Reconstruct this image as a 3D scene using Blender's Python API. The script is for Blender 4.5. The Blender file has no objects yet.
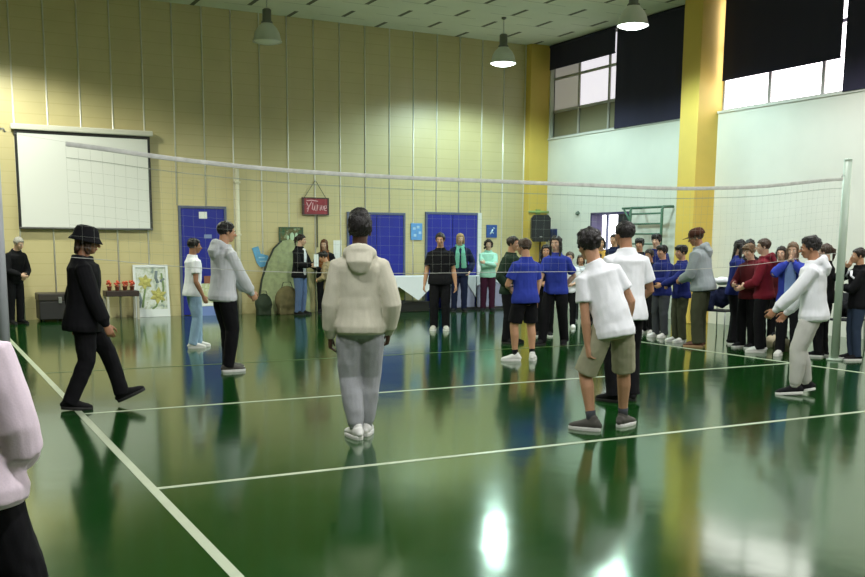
import bpy, bmesh, math, random
import numpy as np
from mathutils import Vector, Matrix, noise
random.seed(7)
V = Vector
PI = math.pi
scene = bpy.context.scene
col = scene.collection

# ------------------------------------------------------------------ materials
def new_mat(name):
    m = bpy.data.materials.new(name); m.use_nodes = True
    nt = m.node_tree
    return m, nt, nt.nodes['Principled BSDF']

def simple(name, c, rough=0.7, metal=0.0, spec=0.5, bump=0.0, scale=40, var=0.0, sheen=0.0):
    m, nt, b = new_mat(name)
    b.inputs['Base Color'].default_value = (*c, 1)
    b.inputs['Roughness'].default_value = rough
    b.inputs['Metallic'].default_value = metal
    b.inputs['Specular IOR Level'].default_value = spec
    if sheen: b.inputs['Sheen Weight'].default_value = sheen
    if bump or var:
        tc = nt.nodes.new('ShaderNodeTexCoord'); n = nt.nodes.new('ShaderNodeTexNoise')
        n.inputs['Scale'].default_value = scale; n.inputs['Detail'].default_value = 4
        nt.links.new(tc.outputs['Object'], n.inputs['Vector'])
        if bump:
            bp = nt.nodes.new('ShaderNodeBump'); bp.inputs['Strength'].default_value = bump; bp.inputs['Distance'].default_value = 0.01
            nt.links.new(n.outputs['Fac'], bp.inputs['Height']); nt.links.new(bp.outputs['Normal'], b.inputs['Normal'])
        if var:
            r = nt.nodes.new('ShaderNodeValToRGB')
            r.color_ramp.elements[0].color = (*[x * (1 - var) for x in c], 1); r.color_ramp.elements[0].position = .3
            r.color_ramp.elements[1].color = (*[min(1, x * (1 + var)) for x in c], 1); r.color_ramp.elements[1].position = .7
            nt.links.new(n.outputs['Fac'], r.inputs['Fac']); nt.links.new(r.outputs['Color'], b.inputs['Base Color'])
    return m

def emit(name, c, s):
    m, nt, b = new_mat(name)
    b.inputs['Base Color'].default_value = (*[x * .5 for x in c], 1)
    b.inputs['Emission Color'].default_value = (*c, 1); b.inputs['Emission Strength'].default_value = s
    b.inputs['Roughness'].default_value = .3
    return m

_cloth = {}
def cloth(c, var=0.08, bump=.25, scale=60):
    k = (tuple(c), var)
    if k not in _cloth:
        _cloth[k] = simple('cloth_%d' % len(_cloth), c, .9, spec=.15, bump=.07, scale=max(scale, 14) if scale < 30 else 160, var=var)
    return _cloth[k]
_skin = {}
def skin(c):
    if c not in _skin: _skin[c] = simple('skin_%d' % len(_skin), c, .5, spec=.35, bump=.05, scale=80, var=.06)
    return _skin[c]

# ------------------------------------------------------------------ object helpers
def link(o, parent=None):
    col.objects.link(o)
    if parent is not None: o.parent = parent
    return o

def obj(name, me, mat, parent=None, smooth=False):
    if isinstance(me, bmesh.types.BMesh):
        bm = me; me = bpy.data.meshes.new(name); bmesh.ops.recalc_face_normals(bm, faces=bm.faces); bm.to_mesh(me); bm.free()
    me.name = name
    o = bpy.data.objects.new(name, me)
    if mat: 
        me.materials.clear(); me.materials.append(mat)
    if smooth:
        me.polygons.foreach_set('use_smooth', [True] * len(me.polygons))
    return link(o, parent)

def tag(o, label=None, cat=None, group=None, kind=None):
    if label: o['label'] = label
    if cat: o['category'] = cat
    if group: o['group'] = group
    if kind: o['kind'] = kind
    return o

def thing(name, label, cat, loc=(0, 0, 0), rz=0, group=None):
    o = bpy.data.objects.new(name, None); o.empty_display_size = .1
    col.objects.link(o); o.location = loc; o.rotation_euler = (0, 0, rz)
    return tag(o, label, cat, group)

def struct(name, bm, mat, parent=None, smooth=False):
    o = obj(name, bm, mat, parent, smooth)
    if parent is None: o['kind'] = 'structure'
    return o

def box(bm, x0, x1, y0, y1, z0, z1, bevel=0, M=None):
    vs = [bm.verts.new((x, y, z)) for x in (x0, x1) for y in (y0, y1) for z in (z0, z1)]
    q = [(0, 1, 3, 2), (4, 6, 7, 5), (0, 4, 5, 1), (2, 3, 7, 6), (0, 2, 6, 4), (1, 5, 7, 3)]
    fs = [bm.faces.new([vs[i] for i in f]) for f in q]
    if bevel:
        es = list({e for f in fs for e in f.edges})
        r = bmesh.ops.bevel(bm, geom=es, offset=bevel, segments=2, affect='EDGES', profile=.5)
        vs = list({v for f in r['faces'] for v in f.verts} | {v for v in vs if v.is_valid})
    if M is not None:
        for v in vs: v.co = M @ v.co
    return bm

def B(): return bmesh.new()
def boxm(*a, **k): return box(bmesh.new(), *a, **k)

def frame_at(t, side):
    t = V(t).normalized(); a = V(side) - V(side).dot(t) * t
    if a.length < 1e-5:
        a = t.orthogonal()
    a.normalize()
    return a, t.cross(a)

def tube(bm, pts, radii, side=(1, 0, 0), n=12, cap=True):
    pts = [V(p) for p in pts]; rings = []
    N = len(pts)
    for i, p in enumerate(pts):
        t = (pts[min(i + 1, N - 1)] - pts[max(i - 1, 0)])
        a, b = frame_at(t, side)
        r = radii[i] if not isinstance(radii, (int, float)) else radii
        ra, rb = r if isinstance(r, (tuple, list)) else (r, r)
        rings.append([bm.verts.new(p + a * (ra * math.cos(2 * PI * k / n)) + b * (rb * math.sin(2 * PI * k / n))) for k in range(n)])
    for i in range(N - 1):
        for k in range(n):
            bm.faces.new((rings[i][k], rings[i][(k + 1) % n], rings[i + 1][(k + 1) % n], rings[i + 1][k]))
    if cap:
        bm.faces.new(rings[0][::-1]); bm.faces.new(rings[-1])
    return bm

def rtube(bm, pts, radii, side=(1, 0, 0), n=12):
    """tube with rounded ends"""
    pts = [V(p) for p in pts]
    rr = [r if isinstance(r, (tuple, list)) else (r, r) for r in radii]
    d0 = (pts[0] - pts[1]).normalized(); d1 = (pts[-1] - pts[-2]).normalized()
    m0, m1 = min(rr[0]), min(rr[-1])
    P = [pts[0] + d0 * m0 * .9, pts[0] + d0 * m0 * .6] + pts + [pts[-1] + d1 * m1 * .6, pts[-1] + d1 * m1 * .9]
    sc = lambda r, k: (r[0] * k, r[1] * k)
    Rr = [sc(rr[0], .4), sc(rr[0], .8)] + rr + [sc(rr[-1], .8), sc(rr[-1], .4)]
    return tube(bm, P, Rr, side, n)

def ball(bm, c, r, M=None, seg=16, rings=10):
    """ellipsoid, r = 3 radii, M = 3x3 frame"""
    c = V(c); M = M or Matrix.Identity(3)
    top = bm.verts.new(c + M @ V((0, 0, r[2]))); bot = bm.verts.new(c + M @ V((0, 0, -r[2])))
    R = []
    for i in range(1, rings):
        th = PI * i / rings
        R.append([bm.verts.new(c + M @ V((r[0] * math.sin(th) * math.cos(2 * PI * k / seg), r[1] * math.sin(th) * math.sin(2 * PI * k / seg), r[2] * math.cos(th)))) for k in range(seg)])
    for k in range(seg):
        k2 = (k + 1) % seg
        bm.faces.new((top, R[0][k], R[0][k2])); bm.faces.new((bot, R[-1][k2], R[-1][k]))
        for i in range(len(R) - 1): bm.faces.new((R[i][k], R[i + 1][k], R[i + 1][k2], R[i][k2]))
    return bm

def lathe(bm, prof, c=(0, 0, 0), n=32, cap=False):
    c = V(c); R = [[bm.verts.new(c + V((r * math.cos(2 * PI * k / n), r * math.sin(2 * PI * k / n), z))) for k in range(n)] for r, z in prof]
    for i in range(len(R) - 1):
        for k in range(n): bm.faces.new((R[i][k], R[i][(k + 1) % n], R[i + 1][(k + 1) % n], R[i + 1][k]))
    if cap: bm.faces.new(R[0][::-1]); bm.faces.new(R[-1])
    return bm

def prism(bm, outline, d, M=None):
    """outline (x,z) extruded along y by d"""
    M = M or Matrix.Identity(4)
    a = [bm.verts.new(M @ V((x, 0, z))) for x, z in outline]; b = [bm.verts.new(M @ V((x, d, z))) for x, z in outline]
    bm.faces.new(a); bm.faces.new(b[::-1]); n = len(a)
    for i in range(n): bm.faces.new((a[i], b[i], b[(i + 1) % n], a[(i + 1) % n]))
    return bm

def union(bm, voxel, smooth=3, wrinkle=0.0, wscale=14, stretch=(1, 1, .5), seed=0, sf=.5):
    """one closed continuous surface out of overlapping closed solids"""
    bmesh.ops.recalc_face_normals(bm, faces=bm.faces)
    me = bpy.data.meshes.new('u'); bm.to_mesh(me); bm.free()
    o = bpy.data.objects.new('u', me); col.objects.link(o)
    m = o.modifiers.new('r', 'REMESH'); m.mode = 'VOXEL'; m.voxel_size = voxel
    if smooth:
        s = o.modifiers.new('s', 'SMOOTH'); s.iterations = smooth; s.factor = sf
    dg = bpy.context.evaluated_depsgraph_get()
    out = bpy.data.meshes.new_from_object(o.evaluated_get(dg))
    bpy.data.objects.remove(o); bpy.data.meshes.remove(me)
    if wrinkle:
        n = len(out.vertices); co = np.empty(n * 3); out.vertices.foreach_get('co', co); co = co.reshape(-1, 3)
        no = np.empty(n * 3); out.vertices.foreach_get('normal', no); no = no.reshape(-1, 3)
        sx, sy, sz = stretch; d = np.empty(n)
        for i in range(n):
            p = V((co[i, 0] * wscale * sx + seed * 3.7, co[i, 1] * wscale * sy, co[i, 2] * wscale * sz))
            a = noise.noise(p); d[i] = (1 - abs(a) * 2.2) * .7 + noise.noise(p * 2.3) * .5 - .35
        co += no * (d * wrinkle)[:, None]
        out.vertices.foreach_set('co', co.ravel()); out.update()
    out.polygons.foreach_set('use_smooth', [True] * len(out.polygons))
    return out

# ------------------------------------------------------------------ people
def Rx(a): return Matrix.Rotation(math.radians(a), 3, 'X')
def Ry(a): return Matrix.Rotation(math.radians(a), 3, 'Y')
def Rz(a): return Matrix.Rotation(math.radians(a), 3, 'Z')
def mixf(a, b, t): return a + (b - a) * t

def two_bone(A, Bp, l1, l2, pole):
    A = V(A); Bp = V(Bp); d = Bp - A; L = d.length
    if L > (l1 + l2) * .998: d = d * ((l1 + l2) * .998 / L); Bp = A + d; L = d.length
    if L < abs(l1 - l2) + .01: L = abs(l1 - l2) + .01
    u = d.normalized(); a = (l1 * l1 - l2 * l2 + L * L) / (2 * L); h = math.sqrt(max(0, l1 * l1 - a * a))
    p = V(pole) - V(pole).dot(u) * u
    p = p.normalized() if p.length > 1e-4 else u.orthogonal()
    return A + u * a + p * h, Bp

TORSO = [(-.068, .05, .045, 0), (-.03, .088, .066, -.004), (0, .095, .07, -.008), (.06, .086, .06, -.002), (.12, .08, .056, .002), (.19, .092, .064, .004),
         (.245, .100, .063, .001), (.275, .088, .053, -.004), (.298, .064, .043, -.008), (.318, .044, .038, -.007), (.338, .036, .036, -.006)]
UA, FA, TH, SH = .172, .145, .243, .24

ARMS = {
    'side': ((.163, .02, .475), (.4, -1, 0)), 'relaxed': ((.17, .05, .49), (.4, -1, 0)),
    'pocket': ((.125, .06, .53), (.9, -1, 0)), 'front': ((.045, .15, .60), (1, -.5, -.6)),
    'hold': ((.05, .18, .63), (.8, -.3, -1)), 'crossed': ((-.05, .115, .665), (1, .2, -.8)),
    'crossed2': ((-.05, .135, .69), (1, .2, -.8)), 'back': ((.05, -.09, .53), (1, -.4, 0)),
    'phone': ((.05, .17, .80), (.8, .2, -1)), 'mouth': ((.035, .10, .835), (1, .2, -1)), 'forward': ((.13, .16, .52), (.6, -1, -.3)),
    'swingf': ((.15, .13, .49), (.2, -1, 0)), 'swingb': ((.16, -.12, .50), (.2, -1, 0)),
}

def person(label, loc, heading, H, group=None, lean=2, side=0, twist=0, head=(0, 0, 0), armR='side', armL='side', footR=None, footL=None,
           hip=(0, 0), hs=1.0, build=1.0, vox=.0075, skinc=(.52, .30, .19), top=None, legs=None, shoes=None, hair=None, hat=None, extra=None,
           face=True, curl=.35, sock=None, seed=0, kind_names=('shirt', 'trousers')):
    root = thing('person', label, 'person', (loc[0], loc[1], 0), -math.radians(heading), group)
    S = lambda bm: bmesh.ops.scale(bm, vec=(H, H, H), verts=bm.verts) and bm
    footR = footR or (.062, .0, 0, 8, 0); footL = footL or (-.062, .0, 0, -8, 0)
    # ---- skeleton
    def ankle(f):
        x, y, z, h, p = f
        # sole pivots on heel or ball depending on pitch
        a = Rz(-h) @ Rx(p) @ V((0, 0, .045))
        piv = V((0, -.035, 0)) if p >= 0 else V((0, .085, 0))
        off = Rz(-h) @ (piv - Rx(p) @ piv)
        return V((x, y, z)) + off + a
    anR, anL = ankle(footR), ankle(footL)
    zp = .538
    while zp > .3:
        if all((V((hip[0] + s * .05, hip[1], zp - .012)) - a).length < (TH + SH) * .997 for s, a in ((1, anR), (-1, anL))): break
        zp -= .003
    P = V((hip[0], hip[1], zp))
    Tl = Rx(-lean * .45) @ Ry(side * .5)
    T = Rz(-twist) @ Rx(-lean) @ Ry(side)
    def spine(s, off=V((0, 0, 0))):
        s = s * .96 if s > 0 else s
        k = min(1, max(0, (s + .02) / .16))
        M = Tl.lerp(T, k) if hasattr(Tl, 'lerp') else T
        if s <= 0: return P + Tl @ V((0, 0, s)) + Tl @ off
        # integrate: straight above waist
        base = P + Tl @ V((0, 0, min(s, .06)))
        if s > .06: base = base + T @ V((0, 0, s - .06))
        return base + M @ off
    hipR, hipL = P + Tl @ V((.05, 0, -.012)), P + Tl @ V((-.05, 0, -.012))
    bw = build
    shR, shL = spine(.262, V((.098 * bw, -.006, 0))), spine(.262, V((-.098 * bw, -.006, 0)))
    knees = {}
    for s, hp, an, f in ((1, hipR, anR, footR), (-1, hipL, anL, footL)):
        pole = Rz(-f[3]) @ V((0, 1, 0)) + V((s * .08, .4, 0))
        knees[s] = two_bone(hp, an, TH, SH, pole)[0]
    elb = {}; wr = {}
    for s, sh, a in ((1, shR, armR), (-1, shL, armL)):
        if isinstance(a, str): a = ARMS[a]
        W, pole = V(a[0]), V(a[1]); W.x *= s; pole.x *= s
        W = W + V((hip[0], hip[1], 0))
        W = P + (T @ (W - P) if W.z > .45 else W - P)
        E, W2 = two_bone(sh, W, UA, FA, T @ pole); elb[s] = E; wr[s] = W2
    Nk = spine(.318, V((0, -.006, 0)))
    Hr = T.lerp(Matrix.Identity(3), .6) if hasattr(T, 'lerp') else Matrix.Identity(3)
    Hr = Rz(-head[0]) @ Rx(-head[1]) @ Ry(head[2])
    hh = .132 * hs
    Hc = Nk + (T @ V((0, 0, .028))) + Hr @ V((0, .018, .5 * hh + .004))
    hp_ = lambda x, y, z: Hc + Hr @ (V((x, y, z)) * hh)
    # ---- body
    bm = B()
    def torso(bm, lo, hi, off, minw=0, mind=0, ext=None):
        rings = [r for r in TORSO if lo <= r[0] <= hi]
        if ext: rings = ext + rings
        tube(bm, [spine(r[0], V((0, r[3], 0))) for r in rings], [(max(r[1] * bw + off, minw), max(r[2] * bw + off, mind)) for r in rings], (1, 0, 0), 20)
    torso(bm, -1, 1, 0)
    limb = .5 + .5 * bw
    for s, hp, an in ((1, hipR, anR), (-1, hipL, anL)):
        K = knees[s]
        rtube(bm, [hp + V((0, 0, .02)), hp.lerp(K, .3), hp.lerp(K, .7), K, K.lerp(an, .28) + V((0, -.006, 0)), K.lerp(an, .65), an],
              [.047 * limb, .052 * limb, .042 * limb, .035 * limb, .035 * limb, .026 * limb, .0205], (1, 0, 0), 14)
        f = footR if s == 1 else footL
        FM = Rz(-f[3]) @ Rx(f[4])
        fb = an - FM @ V((0, 0, .045))
        rtube(bm, [fb + FM @ V((0, -.02, .024)), fb + FM @ V((0, .01, .03)), fb + FM @ V((0, .05, .02)), fb + FM @ V((0, .085, .014))],
              [(.018, .02), (.02, .026), (.022, .017), (.02, .01)], FM @ V((1, 0, 0)), 12)
    for s, sh in ((1, shR), (-1, shL)):
        E, W = elb[s], wr[s]
        rtube(bm, [sh, sh.lerp(E, .35), sh.lerp(E, .8), E, E.lerp(W, .25), E.lerp(W, .65), W],
              [.030 * limb, .028 * limb, .024 * limb, .0225 * limb, .0245 * limb, .02 * limb, .0155], (1, 0, 0), 12)
        d = (W - E).normalized()
        hint = V((0, 1, .2)) if abs(d.z) > .5 else V((0, 0, 1))
        t = (hint - hint.dot(d) * d).normalized(); n = (t.cross(d)) * s
        rtube(bm, [W - d * .008, W + d * .014, W + d * .036, W + d * .054], [(.0155, .012), (.02, .012), (.0235, .011), (.0225, .0095)], t, 12)
        for i, (o, L) in enumerate(((.0172, .043), (.006, .048), (-.0056, .045), (-.0168, .035))):
            p = W + d * (.05 - .002 * abs(i - 1)) + t * o; ch = [p - d * .012]; ch.append(p); ang = .1
            for k in range(3):
                ang += curl * (1 + .12 * i); p = p + (d * math.cos(ang) + n * math.sin(ang)) * (L * (.42, .33, .25)[k]) + t * o * .04; ch.append(p)
            rtube(bm, ch, [.0052, .0052, .0048, .0043, .0038], t, 8)
        p0 = W + d * .012 + t * .012; p1 = W + d * .028 + t * .028 + n * .006; p2 = p1 + (d * .85 + t * .35 + n * .3).normalized() * .02; p3 = p2 + (d * .95 + n * .35).normalized() * .016
        rtube(bm, [p0, p1, p2, p3], [.008, .0066, .0056, .0044], n, 8)
    # neck + head
    rtube(bm, [Nk - T @ V((0, 0, .03)), Nk, hp_(0, -.1, -.2), hp_(0, -.08, 0)], [.046, .035, .0335, .034], (1, 0, 0), 14)
    def hb(c, r, rot=None): ball(bm, hp_(*c), [x * hh for x in r], Hr if rot is None else Hr @ rot, 18, 12)
    hb((0, -.06, .13), (.325, .41, .365)); hb((0, .13, -.06), (.265, .27, .36)); hb((0, .2, -.31), (.165, .17, .17))
    hb((0, .345, .075), (.2, .06, .045)); hb((0, .375, -.245), (.1, .045, .05))
    for s in (1, -1):
        hb((s * .15, .30, -.1), (.09, .08, .09)); hb((s * .325, -.04, -.03), (.035, .08, .13), Rz(-18 * s))
    rtube(bm, [hp_(0, .37, .06), hp_(0, .43, -.04), hp_(0, .475, -.115)], [.035 * hh, .05 * hh, .068 * hh], Hr @ V((1, 0, 0)), 10)
    S(bm)
    obj('body', union(bm, vox, 2), skin(skinc), root)
    # ---- face pieces
    if face:
        for s in (1, -1):
            eb = B(); ball(eb, hp_(s * .135, .362, .0), (.05 * hh, .03 * hh, .036 * hh), Hr, 12, 8); S(eb)
            e = obj('eye', eb, M_EYE, root, True)
            eb = B(); ball(eb, hp_(s * .135, .388, .0), (.021 * hh, .01 * hh, .024 * hh), Hr, 10, 6); S(eb); obj('iris', eb, M_DARK, e, True)
            eb = B(); tube(eb, [hp_(s * .05, .41, .085), hp_(s * .14, .405, .11), hp_(s * .23, .34, .085)], [.016 * hh, .02 * hh, .01 * hh], (0, 0, 1), 6); S(eb)
            obj('eyebrow', eb, hair[1] if hair else M_DARK, root, True)
        eb = B(); ball(eb, hp_(0, .405, -.23), (.085 * hh, .03 * hh, .02 * hh), Hr, 12, 6); ball(eb, hp_(0, .4, -.262), (.07 * hh, .03 * hh, .02 * hh), Hr, 12, 6); S(eb)
        obj('lips', union(eb, .003, 1), M_LIPS, root)
    # ---- hair
    if hair:
        style, hm = hair[0], hair[1]
        bm = B()
        ball(bm, V((0, -.075, .165)), (.375, .45, .385), None, 40, 28)
        zr = -.34
        for v in bm.verts:
            x, y, z = v.co
            if y < -.18: zm = zr
            elif y < .02: zm = mixf(zr, -.08, (y + .18) / .2)
            elif y < .12: zm = -.08
            elif y < .28: zm = mixf(-.08, .25 if style != 'fringe' else .14, (y - .12) / .16)
            else: zm = .27 if style != 'fringe' else .14
            if z < zm:
                c = V((0, -.05, .08)); v.co = c + (v.co - c) * .74
            else:
                nn = v.co.normalized(); a = {'curly': .085, 'afro': .1, 'messy': .07}.get(style, .035); q = v.co * {'curly': 6, 'afro': 5}.get(style, 4.5) + V((seed, seed * .7, 0))
                v.co += nn * (abs(noise.noise(q)) * 2 * a + noise.noise(q * 2.5) * a * .5)
        if style == 'tall':
            for v in bm.verts:
                if v.co.z > .2: v.co.z = .2 + (v.co.z - .2) * 1.5; t_ = max(0, v.co.z - .3); v.co.x *= 1 + t_ * .35; v.co.y *= 1 + t_ * .3
        for v in bm.verts: v.co = hp_(*v.co)
        if style in ('messy', 'fringe'):
            rnd = random.Random(seed + 3)
            for k in range(16):
                a = rnd.uniform(-2.2, 2.2); x0 = .28 * math.sin(a); y0 = .30 * math.cos(a) * (1 if style == 'messy' else 1.05) - .05
                p0 = hp_(x0 * .6, y0 * .6, .5); p1 = hp_(x0 * 1.15, y0 * 1.15, .43); p2 = hp_(x0 * 1.32, y0 * 1.3, .27)
                rtube(bm, [p0, p1, p2], [.07 * hh, .075 * hh, .035 * hh], (0, 0, 1), 8)
        if style == 'fringe':
            for k in range(7):
                x = -.24 + .08 * k; rtube(bm, [hp_(x * .8, .2, .47), hp_(x, .345, .33), hp_(x * 1.1, .372 - abs(x) * .35, .16)], [.06 * hh, .06 * hh, .03 * hh], (1, 0, 0), 8)
        if style in ('long', 'bob'):
            Lz = -1.0 if style == 'long' else -.5
            rtube(bm, [hp_(0, -.2, .25), hp_(0, -.36, 0), hp_(0, -.36, -.4), hp_(0, -.40, Lz)], [(.3 * hh, .15 * hh), (.34 * hh, .16 * hh), (.36 * hh, .13 * hh), (.26 * hh, .08 * hh)], Hr @ V((1, 0, 0)), 16)
            for s in (1, -1):
                rtube(bm, [hp_(s * .2, .02, .42), hp_(s * .345, .05, .1), hp_(s * .36, .04, -.3), hp_(s * .33, .1, Lz * .95)], [(.1 * hh, .1 * hh), (.07 * hh, .14 * hh), (.08 * hh, .14 * hh), (.05 * hh, .08 * hh)], Hr @ V((1, 0, 0)), 10)
        if style == 'ponytail':
            rtube(bm, [hp_(0, -.45, .25), hp_(0, -.62, .15), hp_(0, -.62, -.2), hp_(0, -.55, -.6)], [.08 * hh, .12 * hh, .11 * hh, .04 * hh], Hr @ V((1, 0, 0)), 10)
        if style == 'curly':
            for k in range(26):
                a = random.Random(seed + k).uniform(0.9, 5.4); zz = random.Random(seed * 2 + k).uniform(-.42, .35)
                ball(bm, hp_(.4 * math.sin(a), .4 * math.cos(a) - .08, zz), [.13 * hh] * 3, None, 8, 6)
        S(bm)
        obj('hair', union(bm, .0055, 1, .006, 60, (1, 1, .3), seed), hm, root)
    # ---- hat
    if hat:
        bm = B(); style, hm = hat
        if style == 'bucket':
            prof = [(.01, .62), (.2, .61), (.33, .55), (.40, .4), (.44, .2), (.54, .06), (.565, .02), (.55, -.0), (.43, .12), (.38, .3), (.3, .5), (.01, .56)]
        else:
            prof = [(.01, .6), (.2, .58), (.34, .5), (.42, .34), (.445, .16), (.42, .14), (.38, .3), (.3, .5), (.01, .55)]
        lathe(bm, prof, n=32)
        for v in bm.verts: v.co.x *= 1.12; v.co.y = v.co.y * 1.24 - .09; v.co.z = .1 + (v.co.z - .1) * 1.1 - .03 * v.co.y
        if style == 'cap':
            n = 12; top_ = []; bo = []
            for i in range(n + 1):
                a = PI * (.12 + .76 * i / n); top_.append((.44 * math.cos(a), .48 * math.sin(a) - .06))
                bo.append((.42 * math.cos(a), .48 * math.sin(a) - .06 + .42 * math.sin(PI * i / n) ** .6))
            up = [bm.verts.new((x, y, .17)) for x, y in top_]; uo = [bm.verts.new((x, y, .1)) for x, y in bo]
            dn = [bm.verts.new((x, y, .14)) for x, y in top_]; do = [bm.verts.new((x, y, .07)) for x, y in bo]
            for i in range(n):
                bm.faces.new((up[i], up[i + 1], uo[i + 1], uo[i])); bm.faces.new((dn[i + 1], dn[i], do[i], do[i + 1])); bm.faces.new((uo[i], uo[i + 1], do[i + 1], do[i]))
        for v in bm.verts: v.co = hp_(*v.co)
        S(bm); obj('hat', bm, hm, root, True)
    # ---- upper clothing
    cv = max(vox, .008)
    if top:
        style, tm = top[0], top[1]; par = top[2] if len(top) > 2 else {}
        off = {'tee': .011, 'polo': .009, 'hoodie': .021, 'jacket': .019, 'cardigan': .014, 'sweater': .015}[style]
        long_ = style in ('hoodie', 'jacket', 'cardigan', 'sweater')
        hem = par.get('hem', -.055 if style != 'jacket' else -.07)
        bm = B()
        mw, md = .098 * bw + off * .55, .068 * bw + off * .5
        hw = .104 if style == 'hoodie' else .109
        hw = (hw + .003) * limb / bw
        low = [(hem, hw * bw + off * .35 - off, .086 * limb + off * .35 - off, -.007), (hem + .03, (hw + .002) * bw + off * .5 - off, .085 * limb + off * .5 - off, -.006), (hem + .07, hw * .97 * bw + off * .3 - off, .078 * bw + off * .4 - off, -.005)]
        rings = low + [r for r in TORSO if hem + .09 < r[0] <= .34]
        tube(bm, [spine(r[0], V((0, r[3], 0))) for r in rings], [(max(r[1] * bw + off, mw if r[0] < .28 else 0), max(r[2] * bw + off * .9, md if r[0] < .28 else 0)) for r in rings], (1, 0, 0), 24)
        for s, sh in ((1, shR), (-1, shL)):
            E, W = elb[s], wr[s]; so = off * .75
            inn = spine(.283, V((s * .05 * bw, -.006, 0)))
            if long_:
                if par.get('sleeve') == 'pushed': W = E.lerp(W, .55)
                rtube(bm, [inn, sh, sh.lerp(E, .4), sh.lerp(E, .85), E, E.lerp(W, .35), E.lerp(W, .8), E.lerp(W, .93), W],
                      [.026 + so * .6, .031 * limb + so * .8, .030 * limb + so * .95, .027 * limb + so * 1.05, .026 * limb + so * 1.1, .026 * limb + so, .021 * limb + so * 1.05, .019 + so * .4, .018 + so * .3], (0, 1, 0), 14)
            else:
                k = par.get('sl', .62)
                tube(bm, [inn, sh, sh.lerp(E, .35), sh.lerp(E, k - .05), sh.lerp(E, k)], [.026 + so * .5, .032 * limb + so * .8, .032 * limb + so * .9, .034 * limb + so, .033 * limb + so], (0, 1, 0), 14)
        if style == 'hoodie' and par.get('hood', True):
            # the folded hood lying on the shoulders
            nb = spine(.312, V((0, -.012, 0)))
            pts = []; rad = []
            for i in range(9):
                a = PI * (1.12 + 1.0 * 0 + i / 8 * 1.76) - PI * .0
                a = PI * (.0 + i / 8 * 1.0) + PI
                pts.append(nb + T @ V((.058 * math.cos(a), .045 * math.sin(a) - .008, .004 + .016 * math.sin(a + PI))))
                rad.append((.022 + .014 * math.sin(PI * i / 8), .019 + .008 * math.sin(PI * i / 8)))
            rtube(bm, pts, rad, (0, 0, 1), 10)
            rtube(bm, [nb + T @ V((-.057, -.005, .008)), nb + T @ V((-.035, .05, -.012)), nb + T @ V((0, .058, -.026)), nb + T @ V((.035, .05, -.012)), nb + T @ V((.057, -.005, .008))], [.019, .015, .013, .015, .019], (0, 0, 1), 10)
            rtube(bm, [nb + T @ V((0, -.05, .012)), nb + T @ V((0, -.072, -.03)), nb + T @ V((0, -.068, -.06))], [(.062, .028), (.058, .027), (.042, .02)], T @ V((1, 0, 0)), 14)
        elif style in ('jacket', 'polo', 'cardigan'):
            nb = spine(.325, V((0, -.006, 0)))
            r0 = .044 if style != 'polo' else .04
            pts = [nb + T @ V((r0 * math.cos(2 * PI * i / 12), r0 * .95 * math.sin(2 * PI * i / 12), 0.004 - .014 * max(0, math.sin(2 * PI * i / 12)))) for i in range(13)]
            tube(bm, pts, [(.013, .009)] * 13, (0, 0, 1), 8)
        S(bm)
        nm = {'tee': 't_shirt', 'polo': 'polo_shirt'}.get(style, style)
        o = obj(nm, union(bm, cv, 3, .0058 if long_ else .0062, 10, (1, 1, .5), seed), tm, root)
        if style == 'hoodie':
            bm = B(); ring = [(hem - .004, .101 * bw + off * .35, .075 * bw + off * .35, -.006), (hem + .022, .102 * bw + off * .45, .076 * bw + off * .45, -.006)]
            tube(bm, [spine(r[0], V((0, r[3], 0))) for r in ring], [(r[1], r[2]) for r in ring], (1, 0, 0), 28); S(bm); obj('waistband', bm, par.get('trim', tm), o, True)
            for s in (1, -1):
                bm = B(); E, W = elb[s], wr[s]; d = (W - E).normalized(); tube(bm, [W - d * .018, W + d * .006], [.0215, .0205], (0, 1, 0), 16); S(bm); obj('cuff', bm, par.get('trim', tm), o, True)
        if par.get('inner'):
            bm = B(); w = par.get('innerw', .04)
            rs = [r for r in TORSO if -.03 <= r[0] <= .3]
            rtube(bm, [spine(r[0], V((0, max(r[2] * bw + off * .9, md) + r[3] - .012, 0))) for r in rs], [(w * (1 if r[0] < .25 else .7), .018) for r in rs], (1, 0, 0), 12); S(bm)
            obj('undershirt', union(bm, .01, 2), par['inner'], root)
        if par.get('scarf'):
            bm = B(); nb = spine(.315, V((0, -.004, 0)))
            pts = [nb + T @ V((.05 * math.cos(2 * PI * i / 12), .048 * math.sin(2 * PI * i / 12), .01 - .012 * math.sin(2 * PI * i / 12))) for i in range(13)]
            tube(bm, pts, [(.02, .016)] * 13, (0, 0, 1), 8)
            for s in (1, -1):
                rtube(bm, [nb + T @ V((s * .03, .055, .0)), nb + T @ V((s * .035, .082, -.08)), nb + T @ V((s * .045, .085, -.2)), nb + T @ V((s * .05, .083, -.26))], [(.022, .014), (.03, .014), (.034, .013), (.036, .011)], (1, 0, 0), 10)
            S(bm); obj('scarf', union(bm, .007, 2, .006, 30), par['scarf'], root)
        if par.get('stripe'):
            for s in (1, -1):
                bm = B(); sh, E = (shR, elb[1]) if s == 1 else (shL, elb[-1])
                tube(bm, [spine(.2, V((s * .1, .06, 0))), spine(.24, V((s * .06, .092, 0))), spine(.285, V((s * .03, .075, 0)))], [(.008, .012)] * 3, (0, 0, 1), 8); S(bm); obj('stripe', bm, par['stripe'], o, True)
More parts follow.
